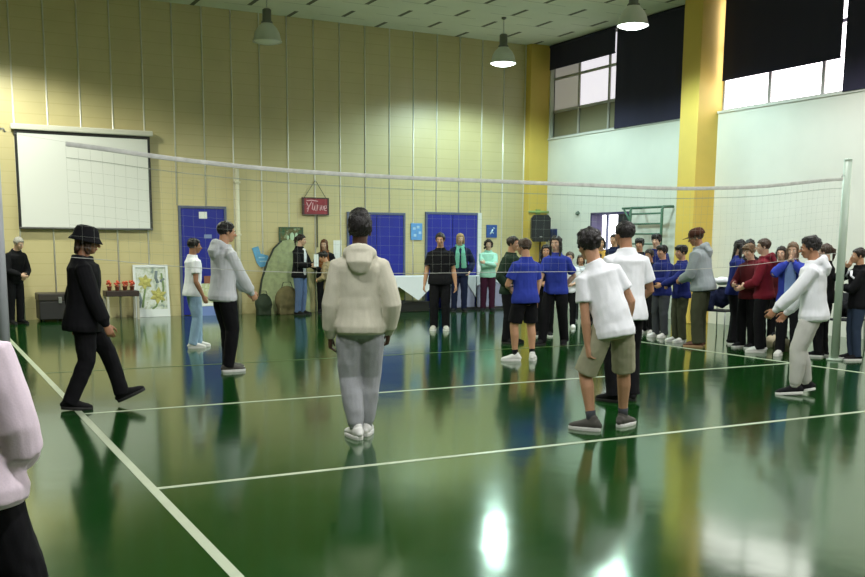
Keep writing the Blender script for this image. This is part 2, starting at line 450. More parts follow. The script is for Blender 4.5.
    # ---- lower clothing
    if legs:
        style, lm = legs[0], legs[1]; par = legs[2] if len(legs) > 2 else {}
        off = {'jeans': .009, 'trousers': .012, 'sweatpants': .019, 'shorts': .011}[style]
        bm = B()
        ring = [(-.066, .055, .048, 0), (-.03, .090, .068, -.004), (0, .096, .071, -.008), (.03, .092, .066, -.005)]
        tube(bm, [spine(r[0], V((0, r[3], 0))) for r in ring], [(r[1] * bw + off * .25, r[2] * bw + off * .25) for r in ring], (1, 0, 0), 24)
        for s, hp, an in ((1, hipR, anR), (-1, hipL, anL)):
            K = knees[s]
            if style == 'shorts':
                e = par.get('len', .86); tube(bm, [hp + V((0, 0, .03)), hp.lerp(K, .3), hp.lerp(K, .6), hp.lerp(K, e)], [.052 * limb, .054 * limb + off * .6, .05 * limb + off, .048 * limb + off * 1.1], (1, 0, 0), 16)
            elif style == 'sweatpants':
                rtube(bm, [hp + V((0, 0, .02)), hp.lerp(K, .3), hp.lerp(K, .7), K, K.lerp(an, .35) + V((0, -.005, 0)), K.lerp(an, .7) + V((0, -.003, 0)), K.lerp(an, .9), K.lerp(an, .97)],
                      [.053, .053 + off * .5, .043 + off * .8, .036 + off * .9, .035 + off * .8, .028 + off * .8, .025 + off * .6, .0235 + off * .2], (1, 0, 0), 16)
            else:
                w = par.get('wide', 1.0)
                tube(bm, [hp + V((0, 0, .02)), hp.lerp(K, .3), hp.lerp(K, .7), K, K.lerp(an, .35), K.lerp(an, .7), K.lerp(an, 1.0) + V((0, -.004, -.012))],
                     [.053, .054 + off * .6, .043 + off * w, .036 + off * w, .034 + off * w, .028 + off * 1.25 * w, .027 + off * 1.3 * w], (1, 0, 0), 16)
        S(bm)
        o = obj({'jeans': 'jeans', 'trousers': 'trousers', 'sweatpants': 'sweatpants', 'shorts': 'shorts'}[style], union(bm, cv, 3, .006 if style == 'sweatpants' else .0045, 11, (1, 1, .55 if style == 'sweatpants' else .9), seed + 5), lm, root)
        if style == 'sweatpants':
            for s, an in ((1, anR), (-1, anL)):
                bm = B(); K = knees[s]; tube(bm, [K.lerp(an, .92), K.lerp(an, 1.0)], [.031, .029], (1, 0, 0), 16); S(bm); obj('ankle_cuff', bm, lm, o, True)
    # ---- shoes
    if shoes:
        um, sm = shoes[0], shoes[1]
        for s, an, f in ((1, anR, footR), (-1, anL, footL)):
            FM = Rz(-f[3]) @ Rx(f[4]); fb = an - FM @ V((0, 0, .045)); Q = lambda x, y, z: fb + FM @ V((x, y, z))
            prof = [(-.04, .016, .026, .016), (-.03, .025, .031, .027), (-.005, .0275, .036, .032), (.03, .028, .031, .027), (.06, .031, .025, .02), (.09, .0295, .021, .0165), (.108, .021, .018, .012)]
            bm = B(); rtube(bm, [Q(0, y, zc) for y, w, zc, h in prof], [(w, h) for y, w, zc, h in prof], FM @ V((1, 0, 0)), 16)
            rtube(bm, [Q(0, -.004, .03), Q(0, -.004, .05), Q(0, -.006, .058)], [(.026, .03), (.0255, .029), (.025, .028)], FM @ V((1, 0, 0)), 14)
            S(bm); so = obj('shoe', union(bm, .006, 2), um, root)
            bm = B(); ol = []
            for i in range(24):
                a = 2 * PI * i / 24; y = .036 - .084 * math.cos(a); w = (.0325 if y > .03 else .029) * abs(math.sin(a)) ** .65 * (1 if math.sin(a) >= 0 else -1); ol.append((w, y))
            lo = [bm.verts.new(Q(x, y, 0)) for x, y in ol]; mi = [bm.verts.new(Q(x * 1.04, y + (y - .036) * .02, .010)) for x, y in ol]; hi = [bm.verts.new(Q(x * .98, y, .017)) for x, y in ol]
            for a_, b_ in ((lo, mi), (mi, hi)):
                for i in range(24): bm.faces.new((a_[i], a_[(i + 1) % 24], b_[(i + 1) % 24], b_[i]))
            bm.faces.new(lo); bm.faces.new(hi); S(bm); obj('sole', bm, sm, so)
            if sock:
                bm = B(); K = knees[s]; tube(bm, [an - (K - an) * .05, an.lerp(K, .13), an.lerp(K, .22)], [.0235, .0245, .026], (1, 0, 0), 14); S(bm); obj('sock', bm, sock, root, True)
    root['_j'] = 0
    del root['_j']
    return root, dict(P=P, elb=elb, wr=wr, H=H, head=Hc, T=T, spine=spine, Hr=Hr, hh=hh)

M_EYE = simple('eye_white', (.75, .73, .7), .2); M_DARK = simple('dark_brown_detail', (.02, .013, .01), .5); M_LIPS = simple('lip_skin', (.38, .13, .11), .5)
def hairm(n, c): return simple('hair_' + n, c, .45, spec=.35, bump=.6, scale=120, var=.25)
H_BLACK = hairm('black', (.010, .008, .008)); H_DARK = hairm('dark_brown', (.018, .011, .008)); H_BROWN = hairm('brown', (.055, .03, .018)); H_RED = hairm('auburn', (.12, .045, .018))
H_BLOND = hairm('blond', (.34, .22, .09)); H_LTB = hairm('light_brown', (.14, .085, .045))
K_BLACK = cloth((.008, .008, .010)); K_NAVY = cloth((.012, .016, .045)); K_WHITE = cloth((.74, .76, .80), .03); K_BLUE = cloth((.03, .05, .34), .1)
K_DKBLUE = cloth((.018, .026, .15)); K_BEIGE = cloth((.56, .54, .44), .05); K_GREY = cloth((.36, .37, .40), .1); K_LGREY = cloth((.60, .62, .66), .06); K_PINK = cloth((.78, .66, .76), .04)
K_JEAN = cloth((.10, .15, .28), .2); K_LJEAN = cloth((.27, .40, .55), .2); K_KHAKI = cloth((.34, .33, .23), .08); K_MAROON = cloth((.09, .014, .018), .15); K_RED = cloth((.17, .014, .026), .15)
K_DGREEN = cloth((.018, .035, .022)); K_MINT = cloth((.36, .66, .54), .1); K_SCARF = cloth((.16, .44, .34), .25); K_WINE = cloth((.05, .012, .03)); K_DGREY = cloth((.06, .065, .075)); K_GREYHOOD = cloth((.28, .32, .34), .1)
K_CAMO = cloth((.30, .24, .14), .5, scale=12); K_BROWN = cloth((.07, .03, .02)); K_OLIVE = cloth((.06, .065, .04)); K_YEL = cloth((.5, .3, .06), .2)
R_WHITE = simple('white_rubber', (.72, .72, .70), .6); R_BLACK = simple('black_rubber', (.012, .012, .012), .6); R_BROWN = simple('brown_leather', (.10, .035, .02), .5); R_GREY = simple('grey_canvas', (.075, .07, .062), .8)
W_SHOE = (cloth((.70, .70, .68), .04), R_WHITE); B_SHOE = (cloth((.012, .012, .013)), R_BLACK); BW_SHOE = (cloth((.012, .012, .014)), R_WHITE)

# ------------------------------------------------------------------ setting materials
def mat_floor():
    m, nt, b = new_mat('green_floor_coating')
    tc = nt.nodes.new('ShaderNodeTexCoord'); n = nt.nodes.new('ShaderNodeTexNoise'); n.inputs['Scale'].default_value = .6; n.inputs['Detail'].default_value = 5
    nt.links.new(tc.outputs['Object'], n.inputs['Vector'])
    r = nt.nodes.new('ShaderNodeValToRGB'); e = r.color_ramp.elements
    e[0].position = .3; e[0].color = (.003, .036, .004, 1); e[1].position = .75; e[1].color = (.005, .048, .006, 1)
    nt.links.new(n.outputs['Fac'], r.inputs['Fac']); nt.links.new(r.outputs['Color'], b.inputs['Base Color'])
    n2 = nt.nodes.new('ShaderNodeTexNoise'); n2.inputs['Scale'].default_value = 2.2; n2.inputs['Detail'].default_value = 6
    nt.links.new(tc.outputs['Object'], n2.inputs['Vector'])
    mr = nt.nodes.new('ShaderNodeMapRange'); mr.inputs['To Min'].default_value = .095; mr.inputs['To Max'].default_value = .14
    nt.links.new(n2.outputs['Fac'], mr.inputs['Value']); nt.links.new(mr.outputs['Result'], b.inputs['Roughness'])
    n3 = nt.nodes.new('ShaderNodeTexNoise'); n3.inputs['Scale'].default_value = 3; nt.links.new(tc.outputs['Object'], n3.inputs['Vector'])
    bp = nt.nodes.new('ShaderNodeBump'); bp.inputs['Strength'].default_value = .05; bp.inputs['Distance'].default_value = .02
    nt.links.new(n3.outputs['Fac'], bp.inputs['Height']); nt.links.new(bp.outputs['Normal'], b.inputs['Normal'])
    b.inputs['IOR'].default_value = 1.88; b.inputs['Specular Tint'].default_value = (.74, 1, .58, 1)
    return m

def mat_panelwall():
    m, nt, b = new_mat('ochre_wall_panel')
    tc = nt.nodes.new('ShaderNodeTexCoord'); sp = nt.nodes.new('ShaderNodeSeparateXYZ'); nt.links.new(tc.outputs['Object'], sp.inputs[0])
    n = nt.nodes.new('ShaderNodeTexNoise'); n.inputs['Scale'].default_value = 1.3; n.inputs['Detail'].default_value = 6; nt.links.new(tc.outputs['Object'], n.inputs['Vector'])
    r = nt.nodes.new('ShaderNodeValToRGB'); e = r.color_ramp.elements
    e[0].position = .25; e[0].color = (.55, .465, .235, 1); e[1].position = .8; e[1].color = (.63, .54, .28, 1)
    nt.links.new(n.outputs['Fac'], r.inputs['Fac'])
    # fine horizontal courses
    mo = nt.nodes.new('ShaderNodeMath'); mo.operation = 'PINGPONG'; mo.inputs[1].default_value = .11; nt.links.new(sp.outputs['Z'], mo.inputs[0])
    lt = nt.nodes.new('ShaderNodeMath'); lt.operation = 'LESS_THAN'; lt.inputs[1].default_value = .006; nt.links.new(mo.outputs[0], lt.inputs[0])
    mx = nt.nodes.new('ShaderNodeMixRGB'); mx.inputs['Color2'].default_value = (.52, .435, .20, 1); nt.links.new(lt.outputs[0], mx.inputs['Fac']); nt.links.new(r.outputs['Color'], mx.inputs['Color1'])
    nt.links.new(mx.outputs['Color'], b.inputs['Base Color']); b.inputs['Roughness'].default_value = .42; b.inputs['Specular IOR Level'].default_value = .95
    return m

def mat_ceiling():
    m, nt, b = new_mat('pale_slotted_ceiling')
    tc = nt.nodes.new('ShaderNodeTexCoord'); sp = nt.nodes.new('ShaderNodeSeparateXYZ'); nt.links.new(tc.outputs['Object'], sp.inputs[0])
    def math_(op, a, bb=None):
        nd = nt.nodes.new('ShaderNodeMath'); nd.operation = op
        for i, v in enumerate((a, bb)):
            if v is None: continue
            if isinstance(v, (int, float)): nd.inputs[i].default_value = v
            else: nt.links.new(v, nd.inputs[i])
        return nd.outputs[0]
    # slots every 1.03 m across, 0.6 long, staggered
    ux = math_('DIVIDE', math_('ADD', sp.outputs['X'], .04), 1.03)
    cx = math_('ROUND', ux); fx = math_('ABSOLUTE', math_('SUBTRACT', ux, cx))
    st = math_('MULTIPLY', math_('MODULO', math_('ADD', cx, 40), 2), .5)
    uy = math_('ADD', math_('DIVIDE', math_('ADD', sp.outputs['Y'], .05), 1.22), st)
    fy = math_('FRACT', math_('ADD', uy, 60))
    slot = math_('MULTIPLY', math_('LESS_THAN', fx, .045), math_('LESS_THAN', fy, .48))
    seam = math_('MULTIPLY', math_('LESS_THAN', math_('ABSOLUTE', math_('SUBTRACT', fy, .5)), .012), .35)
    f = math_('MAXIMUM', slot, seam)
    n = nt.nodes.new('ShaderNodeTexNoise'); n.inputs['Scale'].default_value = 2; nt.links.new(tc.outputs['Object'], n.inputs['Vector'])
    r = nt.nodes.new('ShaderNodeValToRGB'); r.color_ramp.elements[0].color = (.74, .74, .62, 1); r.color_ramp.elements[1].color = (.84, .84, .72, 1); nt.links.new(n.outputs['Fac'], r.inputs['Fac'])
    mx = nt.nodes.new('ShaderNodeMixRGB'); mx.inputs['Color2'].default_value = (.14, .14, .10, 1); nt.links.new(f, mx.inputs['Fac']); nt.links.new(r.outputs['Color'], mx.inputs['Color1'])
    nt.links.new(mx.outputs['Color'], b.inputs['Base Color']); b.inputs['Roughness'].default_value = .9
    return m

M_FLOOR, M_PANEL, M_CEIL = mat_floor(), mat_panelwall(), mat_ceiling()
M_WALLW = simple('cream_paint', (.74, .73, .66), .75, var=.03, scale=1.5)
M_ALU = simple('bright_metal_strip', (.86, .83, .76), .34, .2)
M_YEL = simple('yellow_paint', (.72, .50, .10), .55, var=.04, scale=2)
M_LINE = simple('court_line_paint', (.44, .50, .37), .3, var=.06, scale=6)
M_DOORB = simple('blue_door_paint', (.010, .018, .28), .4, var=.08, scale=3)
M_DFR = simple('door_frame_grey', (.10, .12, .20), .5); M_WFR = simple('white_frame', (.70, .70, .66), .5)
M_STEEL = simple('steel', (.5, .5, .5), .35, .9); M_GREYPOLE = simple('grey_pole_paint', (.33, .35, .38), .45); M_GRNPOLE = simple('grey_green_pole_paint', (.36, .45, .37), .4)
M_BLIND = simple('navy_blind_fabric', (.026, .022, .052), .9, bump=.1, scale=80)
M_BLK = simple('black_plastic', (.012, .012, .012), .45); M_WPAPER = simple('white_paper', (.82, .82, .80), .8); M_CLOTHW = simple('white_table_linen', (.80, .80, .84), .85, bump=.15, scale=20)
M_MULL = simple('window_mullion', (.42, .40, .38), .5)
M_CREAM = simple('cream_pipe', (.70, .66, .50), .5)

XR, YB, ZC = 12.78, 11.48, 6.31
XL, YF = -7.0, -16.0
SILL = 4.1
struct('floor', boxm(XL - .3, XR + .4, YF - .3, YB + .3, -.1, 0), M_FLOOR)
struct('ceiling', boxm(XL - .3, XR + .4, YF - .3, YB + .3, ZC, ZC + .2), M_CEIL)
struct('wall_back', boxm(XL - .3, XR + .4, YB, YB + .25, 0, ZC), M_PANEL)
M_FARW = simple('dull_ochre_paint', (.22, .16, .07), .7)
struct('wall_left', boxm(XL - .25, XL, YF, YB, 0, ZC), M_FARW)
struct('wall_front', boxm(XL - .3, XR + .4, YF - .25, YF, 0, ZC), M_FARW)
# right wall below the window band, with the doorway
DY0, DY1, DZ = 8.03, 9.46, 2.27
bm = B()
box(bm, XR, XR + .3, YF, DY0, 0, SILL); box(bm, XR, XR + .3, DY0, DY1, DZ, SILL); box(bm, XR, XR + .3, DY1, YB, 0, SILL)
struct('wall_right', bm, M_WALLW)
struct('trim_18', boxm(XR - .03, XR + .02, YF, YB, SILL - .03, SILL + .012), simple('sill_paint', (.70, .69, .64), .6))
struct('trim_17', boxm(XR, XR + .3, 11.225, YB, SILL, ZC - .06), M_WALLW)
struct('trim_19', boxm(XR, XR + .3, YF, YB, ZC - .06, ZC), M_WALLW)
# pillars
PY = [5.52, -.45, -6.42, -12.4]
for i, y in enumerate(PY):
    bm = boxm(XR - .52, XR + .28, y, y + .50, 0, ZC, .012); struct('pillar_%d' % (i + 1), bm, M_YEL)
struct('pillar_5', boxm(12.22, XR, YB - .22, YB, 0, ZC, .01), M_YEL)
# metal joint strips of the panelled wall
ti = 20
doors = [(3.66, 4.70, 2.3), (7.48, 8.93, 2.25), (9.46, 11.02, 2.29)]
for k in range(-8, 20):
    x = .6 + .6108 * k; z0 = 0
    for a, b_, zt in doors:
        if a - .02 < x < b_ + .02: z0 = zt
    struct('trim_%d' % ti, tube(B(), [(x, YB - .004, z0), (x, YB - .004, ZC)], .016, (1, 0, 0), 16), M_ALU, None, True); ti += 1

# windows along the right wall
def window(n, y0, y1, glass):
    bm = B(); X0, X1 = XR + .10, XR + .16
    cols = max(1, round((y1 - y0) / 1.16)); ys = [y1 - (y1 - y0) * i / cols for i in range(cols + 1)]
    if n == 1: ys = [y1, 10.21, 9.08, 7.95, y0]
    if n == 2: ys = [y1, 4.36, 3.16, 1.98, .8, y0]
    for y in ys: box(bm, X0, X1, y - .035, y + .035, SILL, ZC - .05)
    rows = [SILL + .02, 4.75, 5.52, ZC - .06]
    if n > 1: rows = [SILL + .02, 5.3, ZC - .06]
    for z in rows: box(bm, X0 - .01, X1 + .01, y0, y1, z - .03, z + .03)
    w = struct('window_%d' % n, bm, M_MULL)
    for c in range(len(ys) - 1):
        for r in range(len(rows) - 1):
            g = glass(c, r); obj('pane', boxm(X0 + .025, X0 + .035, ys[c + 1] + .036, ys[c] - .036, rows[r] + .031, rows[r + 1] - .031), g, w)
G_DAY = emit('daylit_frosted_pane', (1, .93, .97), 4.5)
G_DIM = simple('obscured_pane', (.26, .24, .16), .25); G_GREY = emit('dim_pane', (.75, .70, .62), .25); G_MID = emit('hazy_pane', (.9, .86, .92), .9)
def glassA(c, r):
    if r == 0: return G_DIM
    if c == 0: return G_GREY
    return G_MID
window(1, 6.02, 11.26, glassA)
window(2, .05, 5.52, lambda c, r: G_DAY)
window(3, -5.92, -.45, lambda c, r: G_DAY)
window(4, -11.9, -6.42, lambda c, r: G_DAY)
# blinds
def blind(y0, y1, zb, label):
    t = thing('roller_blind', label, 'blind', (XR - .04, (y0 + y1) / 2, ZC), group='navy blinds on the high windows')
    w = (y1 - y0) / 2; n = 24
    bm = B(); vs = []
    for s in (0, .006):
        vs.append([[bm.verts.new((s - .01 + .008 * math.sin(i * 1.7) * j, -w + 2 * w * i / n, -.06 + (zb - ZC + .06) * j)) for j in (0, .5, 1)] for i in range(n + 1)])
    for s in range(2):
        for i in range(n):
            for j in range(2): bm.faces.new((vs[s][i][j], vs[s][i + 1][j], vs[s][i + 1][j + 1], vs[s][i][j + 1]))
    obj('fabric', bm, M_BLIND, t, True)
    obj('roller', tube(B(), [(0, -w, -.045), (0, w, -.045)], .035, (1, 0, 0), 16), M_BLIND, t, True)
    obj('bottom_bar', boxm(-.015, .012, -w, w, zb - ZC - .02, zb - ZC + .012, .004), M_BLIND, t)
blind(8.72, 11.22, 5.74, 'short navy blind rolled up high above the dim corner window')
blind(6.06, 8.66, 4.11, 'long navy blind pulled right down to the sill between corner window and yellow pillar')
blind(2.70, 5.41, 4.68, 'navy blind half drawn above the glaring white panes right of the yellow pillar')
blind(.12, 2.62, 4.12, 'navy blind at the right edge of the picture, pulled down to the sill')
blind(-3.1, -.6, 4.6, 'navy blind outside the frame near the first rear window'); blind(-5.8, -3.2, 4.12, 'navy blind outside the frame near the second pillar')

# ---------------------------------------------------------------- court lines
def line(n, x0, y0, x1, y1, w, mat=None):
    d = V((x1 - x0, y1 - y0, 0)); p = V((-d.y, d.x, 0)).normalized() * w / 2; bm = B()
    a, b_ = V((x0, y0, 0)), V((x1, y1, 0))
    lo = [bm.verts.new(q + V((0, 0, .0))) for q in (a - p, b_ - p, b_ + p, a + p)]; hi = [bm.verts.new(q + V((0, 0, .0025))) for q in (a - p, b_ - p, b_ + p, a + p)]
    bm.faces.new(hi)
    for i in range(4): bm.faces.new((lo[i], lo[(i + 1) % 4], hi[(i + 1) % 4], hi[i]))
    struct('trim_%d' % n, bm, mat or M_LINE)
line(1, 0, -9.5, 0, 9, .06); line(2, 9, -9.5, 9, 4.2, .06); line(3, .03, -3, 8.97, -3, .05); line(4, .03, 0, 8.97, 0, .05)
line(5, .03, 3.05, 8.97, 3.05, .04, simple('worn_line_paint', (.075, .12, .03), .3))

# ---------------------------------------------------------------- doors
def door(n, x0, x1, zt, two, frame=M_DFR, rframe=None):
    bm = B(); f = .05
    box(bm, x0 - f, x0, YB - .04, YB, 0, zt + f); box(bm, x0, x1, YB - .04, YB, zt, zt + f)
    if rframe is None: box(bm, x1, x1 + f, YB - .04, YB, 0, zt + f)
    d = struct('door_%d' % n, bm, frame)
    if rframe: obj('door_jamb', boxm(x1, x1 + .1, YB - .06, YB, 0, zt + f), rframe, d)
    xs = [x0, (x0 + x1) / 2, x1] if two else [x0, x1]
    for i in range(len(xs) - 1):
        l = obj('door_leaf', boxm(xs[i] + .006, xs[i + 1] - .006, YB - .03, YB - .001, .01, zt - .005, .004), M_DOORB, d)
        hx = xs[i + 1] - .09 if i == 0 else xs[i] + .09
        bm = B(); box(bm, hx - .02, hx + .02, YB - .038, YB - .03, .95, 1.15, .003); tube(bm, [(hx, YB - .035, 1.06), (hx, YB - .08, 1.06), (hx - .1, YB - .08, 1.06)], .009, (0, 0, 1), 8)
        obj('door_handle', bm, M_STEEL, l)
    return d
d1 = door(1, 3.72, 4.64, 2.24, False)
obj('paper_notice', boxm(4.10, 4.27, YB - .036, YB - .0305, 2.03, 2.17), M_WPAPER, d1)
obj('small_mark', boxm(4.20, 4.36, YB - .035, YB - .0305, 1.62, 1.70), simple('pale_blue_mark', (.2, .26, .5), .6), d1)
obj('small_mark', boxm(4.02, 4.07, YB - .035, YB - .0305, 1.50, 1.58), simple('pale_blue_mark_b', (.14, .2, .45), .6), d1)
door(2, 7.52, 8.89, 2.19, True); door(3, 9.52, 10.89, 2.23, True, M_DFR, M_WFR)
# doorway to the outside in the right wall
bm = B()
for y0, y1 in ((DY0, DY0 + .05), (DY1 - .05, DY1)): box(bm, XR - .015, XR + .3, y0, y1, 0, DZ)
box(bm, XR - .015, XR + .3, DY0, DY1, DZ - .05, DZ)
d4 = struct('door_4', bm, simple('dark_violet_frame', (.05, .04, .12), .4))
obj('door_leaf', boxm(XR + .02, XR + .06, DY0 + .05, DY0 + .47, .02, DZ - .05, .005), simple('dark_door_leaf', (.02, .022, .03), .5), d4)
bm = B(); box(bm, XR + .3, XR + .34, DY1 - .24, DY1 - .19, 0, DZ); box(bm, XR + .02, XR + .06, DY0 + .86, DY0 + .885, 1.0, 1.9); obj('glazing_bar', bm, M_DFR, d4)
struct('ground_outside', boxm(XR + .4, XR + 8, 2, 16, -.12, -.02), simple('pale_paving', (.6, .6, .62), .9))

# ---------------------------------------------------------------- lamps
M_SHADE = simple('spun_aluminium_shade', (.62, .64, .60), .3, .55); M_HOUS = simple('lamp_housing', (.16, .17, .15), .5, .3)
L_LIT = emit('lit_lamp_glass', (.86, 1.0, .92), 11.0); L_OFF = simple('dull_lamp_glass', (.75, .76, .70), .12)
proto = {}
def lamp(x, y, lit, label):
    t = thing('ceiling_lamp', label, 'lamp', (x, y, ZC), group='bell lamps hanging from the gym ceiling')
    zb = 5.36 - ZC
    if lit not in proto:
        proto[lit] = []
        def p(name, bm, m, smooth=True):
            o = obj(name, bm, m, t, smooth); proto[lit].append(o)
        p('ceiling_hook', lathe(B(), [(.0, 0), (.05, 0), (.05, -.03), (.012, -.05), (0, -.05)]), M_HOUS)
        bm = B()
        z = -.05; i = 0
        while z > -.34:
            s = (1, 0, 0) if i % 2 else (0, 1, 0); s = V(s)
            pts = [V((0, 0, z - .022)) + s * (.011 * math.cos(a)) + V((0, 0, .022 * math.sin(a))) for a in [2 * PI * k / 8 for k in range(9)]]
            tube(bm, pts, .0045, (0, 0, 1), 6, False); z -= .034; i += 1
        p('chain', bm, M_STEEL)
        p('ballast_housing', lathe(B(), [(0, -.34), (.06, -.34), (.085, -.36), (.085, -.56), (.11, -.585), (.11, -.62), (0, -.63)]), M_HOUS)
        p('shade', lathe(B(), [(.10, -.60), (.13, -.64), (.19, -.70), (.235, -.78), (.26, zb + .06), (.275, zb + .02), (.285, zb), (.275, zb), (.25, zb + .06), (.22, -.78), (.17, -.70), (.09, -.62)]), M_SHADE)
        p('lamp_glass', lathe(B(), [(0, zb - .055), (.09, zb - .05), (.17, zb - .035), (.24, zb - .008), (.268, zb + .012), (.25, zb + .02), (0, zb + .02)]), L_LIT if lit else L_OFF)
    else:
        for o in proto[lit]:
            c = o.copy(); c.parent = t; col.objects.link(c)
    if lit:
        key = 'lamp_light_white' if y < 3 else 'lamp_light_cool' if x > 8 else 'lamp_light_neutral'
        ld = bpy.data.lights.get(key)
        if ld is None:
            ld = bpy.data.lights.new(key, 'SPOT'); ld.energy = 620 if x > 8 else 820; ld.color = (1.0, .985, .97) if y < 3 else (.72, 1.0, .98) if x > 8 else (.96, 1.0, .84)
            ld.spot_size = math.radians(162); ld.spot_blend = .4; ld.shadow_soft_size = .2
        lo = bpy.data.objects.new('lamp_light', ld); lo.parent = t; lo.location = (0, 0, zb - .09); col.objects.link(lo)
lamp(5.04, 9.6, False, 'unlit bell lamp hanging above the left half of the panelled wall')
lamp(10.2, 9.3, True, 'lit bell lamp hanging nearest the far corner')
lamp(10.26, 5.1, True, 'lit bell lamp hanging in front of the long navy blind')
for x, y in ((5.04, 5.1), (10.2, .9), (10.2, -3.3), (5.04, -3.3), (-.1, 9.4), (-.1, 5.1), (-.1, -3.3), (5.04, -7.5), (-.1, -7.5)):
    lamp(x, y, True, 'lit bell lamp hanging outside the picture over the court')

# ---------------------------------------------------------------- projection screen
t = thing('wall_hung_projection_screen', 'large white projection screen with black border hung on the ochre wall', 'screen', (1.85, YB - .06, 1.78))
obj('screen_surface', boxm(-1.22, 1.22, -.055, -.045, .03, 1.82), simple('screen_white', (.76, .76, .74), .9), t)
bm = B(); box(bm, -1.27, -1.22, -.058, -.042, 0, 1.86); box(bm, 1.22, 1.27, -.058, -.042, 0, 1.86); box(bm, -1.22, 1.22, -.058, -.042, 1.80, 1.86); obj('black_border', bm, M_BLK, t)
obj('screen_case', boxm(-1.33, 1.33, -.10, .02, 1.86, 1.97, .02), simple('screen_case_white', (.68, .66, .58), .5), t)
obj('bottom_bar', tube(B(), [(-1.27, -.05, .01), (1.27, -.05, .01)], .02, (0, 0, 1), 10), simple('bar_grey', (.15, .15, .15), .4), t, True)
# pipe
t = obj('drain_pipe', tube(B(), [(4.92, YB - .07, 0), (4.92, YB - .07, 3.08)], .05, (1, 0, 0), 16), M_CREAM, None, True); tag(t, 'cream vertical pipe on the ochre wall right of the single blue door', 'pipe')
for z in (.6, 1.7, 2.8): obj('pipe_bracket', boxm(4.855, 4.985, YB - .125, YB, z - .02, z + .02, .004), M_CREAM, t)

# red plaque
t = thing('hanging_plaque', 'red plaque with pale brush lettering hung by a string on the wall', 'sign', (6.71, YB - .03, 2.16))
obj('board', boxm(-.30, .30, -.03, 0, 0, .36, .01), simple('plaque_red', (.30, .03, .045), .6, var=.15, scale=8), t)
bm = B(); box(bm, -.32, -.27, -.036, .0, -.01, .37); box(bm, -.27, .27, -.036, 0, .345, .372); box(bm, -.27, .27, -.036, 0, -.012, .015); box(bm, .27, .31, -.036, 0, -.01, .37); obj('plaque_frame', bm, simple('plaque_dark', (.07, .03, .03), .6), t)
bm = B()
for pts in ([(-.22, .26), (-.17, .16), (-.21, .12)], [(-.10, .28), (-.17, .16), (-.20, .06)], [(-.07, .26), (-.09, .12), (-.06, .09), (-.02, .2), (-.03, .1), (.0, .09)], [(.03, .22), (.02, .08), (.05, .2), (.08, .1), (.1, .2), (.1, .09)], [(.14, .2), (.12, .12), (.16, .1), (.18, .19)], [(.2, .13), (.25, .15), (.24, .2), (.2, .19), (.2, .1), (.25, .09)], [(-.22, .3), (-.1, .31), (.05, .29)]):
    tube(bm, [(x, -.033, z) for x, z in pts], [(.010, .004)] * len(pts), (1, 0, .3), 6)
obj('lettering', bm, simple('plaque_pink_paint', (.75, .45, .5), .6), t)
obj('string', tube(B(), [(-.27, -.015, .36), (-.02, -.01, .72), (.0, -.01, .73), (.02, -.01, .72), (.25, -.015, .36)], .007, (0, 1, 0), 6), simple('string', (.12, .12, .08), .8), t)
obj('nail', tube(B(), [(0, .03, .735), (0, -.02, .735)], .012, (1, 0, 0), 8), M_STEEL, t)
obj('hanging_stick', boxm(.02, .05, -.02, .0, -.72, -.01), simple('brown_stick', (.10, .09, .05), .7), t)
# framed picture
def blot_mat(name, cols, scale, detail=3):
    m, nt, b = new_mat(name); tc = nt.nodes.new('ShaderNodeTexCoord'); n = nt.nodes.new('ShaderNodeTexNoise'); n.inputs['Scale'].default_value = scale; n.inputs['Detail'].default_value = detail
    nt.links.new(tc.outputs['Object'], n.inputs['Vector']); r = nt.nodes.new('ShaderNodeValToRGB'); r.color_ramp.interpolation = 'EASE'
    while len(r.color_ramp.elements) < len(cols): r.color_ramp.elements.new(.5)
    for i, c in enumerate(cols): r.color_ramp.elements[i].position = .32 + .36 * i / (len(cols) - 1); r.color_ramp.elements[i].color = (*c, 1)
    nt.links.new(n.outputs['Fac'], r.inputs['Fac']); nt.links.new(r.outputs['Color'], b.inputs['Base Color']); b.inputs['Roughness'].default_value = .6
    return m
t = thing('wall_picture', 'small dark green picture on the wall above the rounded board', 'picture', (6.13, YB - .02, 1.48))
obj('canvas', boxm(-.25, .25, -.02, 0, .02, .38), blot_mat('dark_green_painting', [(.02, .05, .02), (.05, .12, .05), (.12, .10, .03), (.3, .4, .25)], 7), t)
bm = B(); box(bm, -.28, -.25, -.03, .005, 0, .40); box(bm, .25, .28, -.03, .005, 0, .40); box(bm, -.25, .25, -.03, .005, .375, .40); box(bm, -.25, .25, -.03, .005, 0, .025); obj('picture_frame', bm, simple('green_frame', (.05, .09, .05), .5), t)
bm = B(); ball(bm, (.02, -.022, .19), (.05, .006, .09)); ball(bm, (.12, -.022, .2), (.035, .006, .08)); ball(bm, (-.08, -.022, .17), (.03, .006, .05)); obj('painted_shape', bm, simple('pale_green_paint', (.45, .6, .42), .6), t, True)
# blue tilted poster
M_SKYB = simple('sky_blue_card', (.12, .36, .62), .7, var=.15, scale=6)
t = thing('blue_poster', 'sky blue crooked cut-out hanging on the wall by the pipe', 'poster', (5.40, YB - .03, 1.0))
prism_o = [(-.16, .42), (-.02, .46), (.03, .30), (.20, .26), (.22, .06), (.02, 0), (-.06, .1)]
obj('card', prism(B(), prism_o, .02), M_SKYB, t)
bm = B()
for x, z, w in ((.0, .2, .12), (.02, .12, .14)): box(bm, x - .02, x + w, -.004, 0, z, z + .03)
obj('pale_marks', bm, simple('paler_blue', (.35, .6, .8), .7), t)
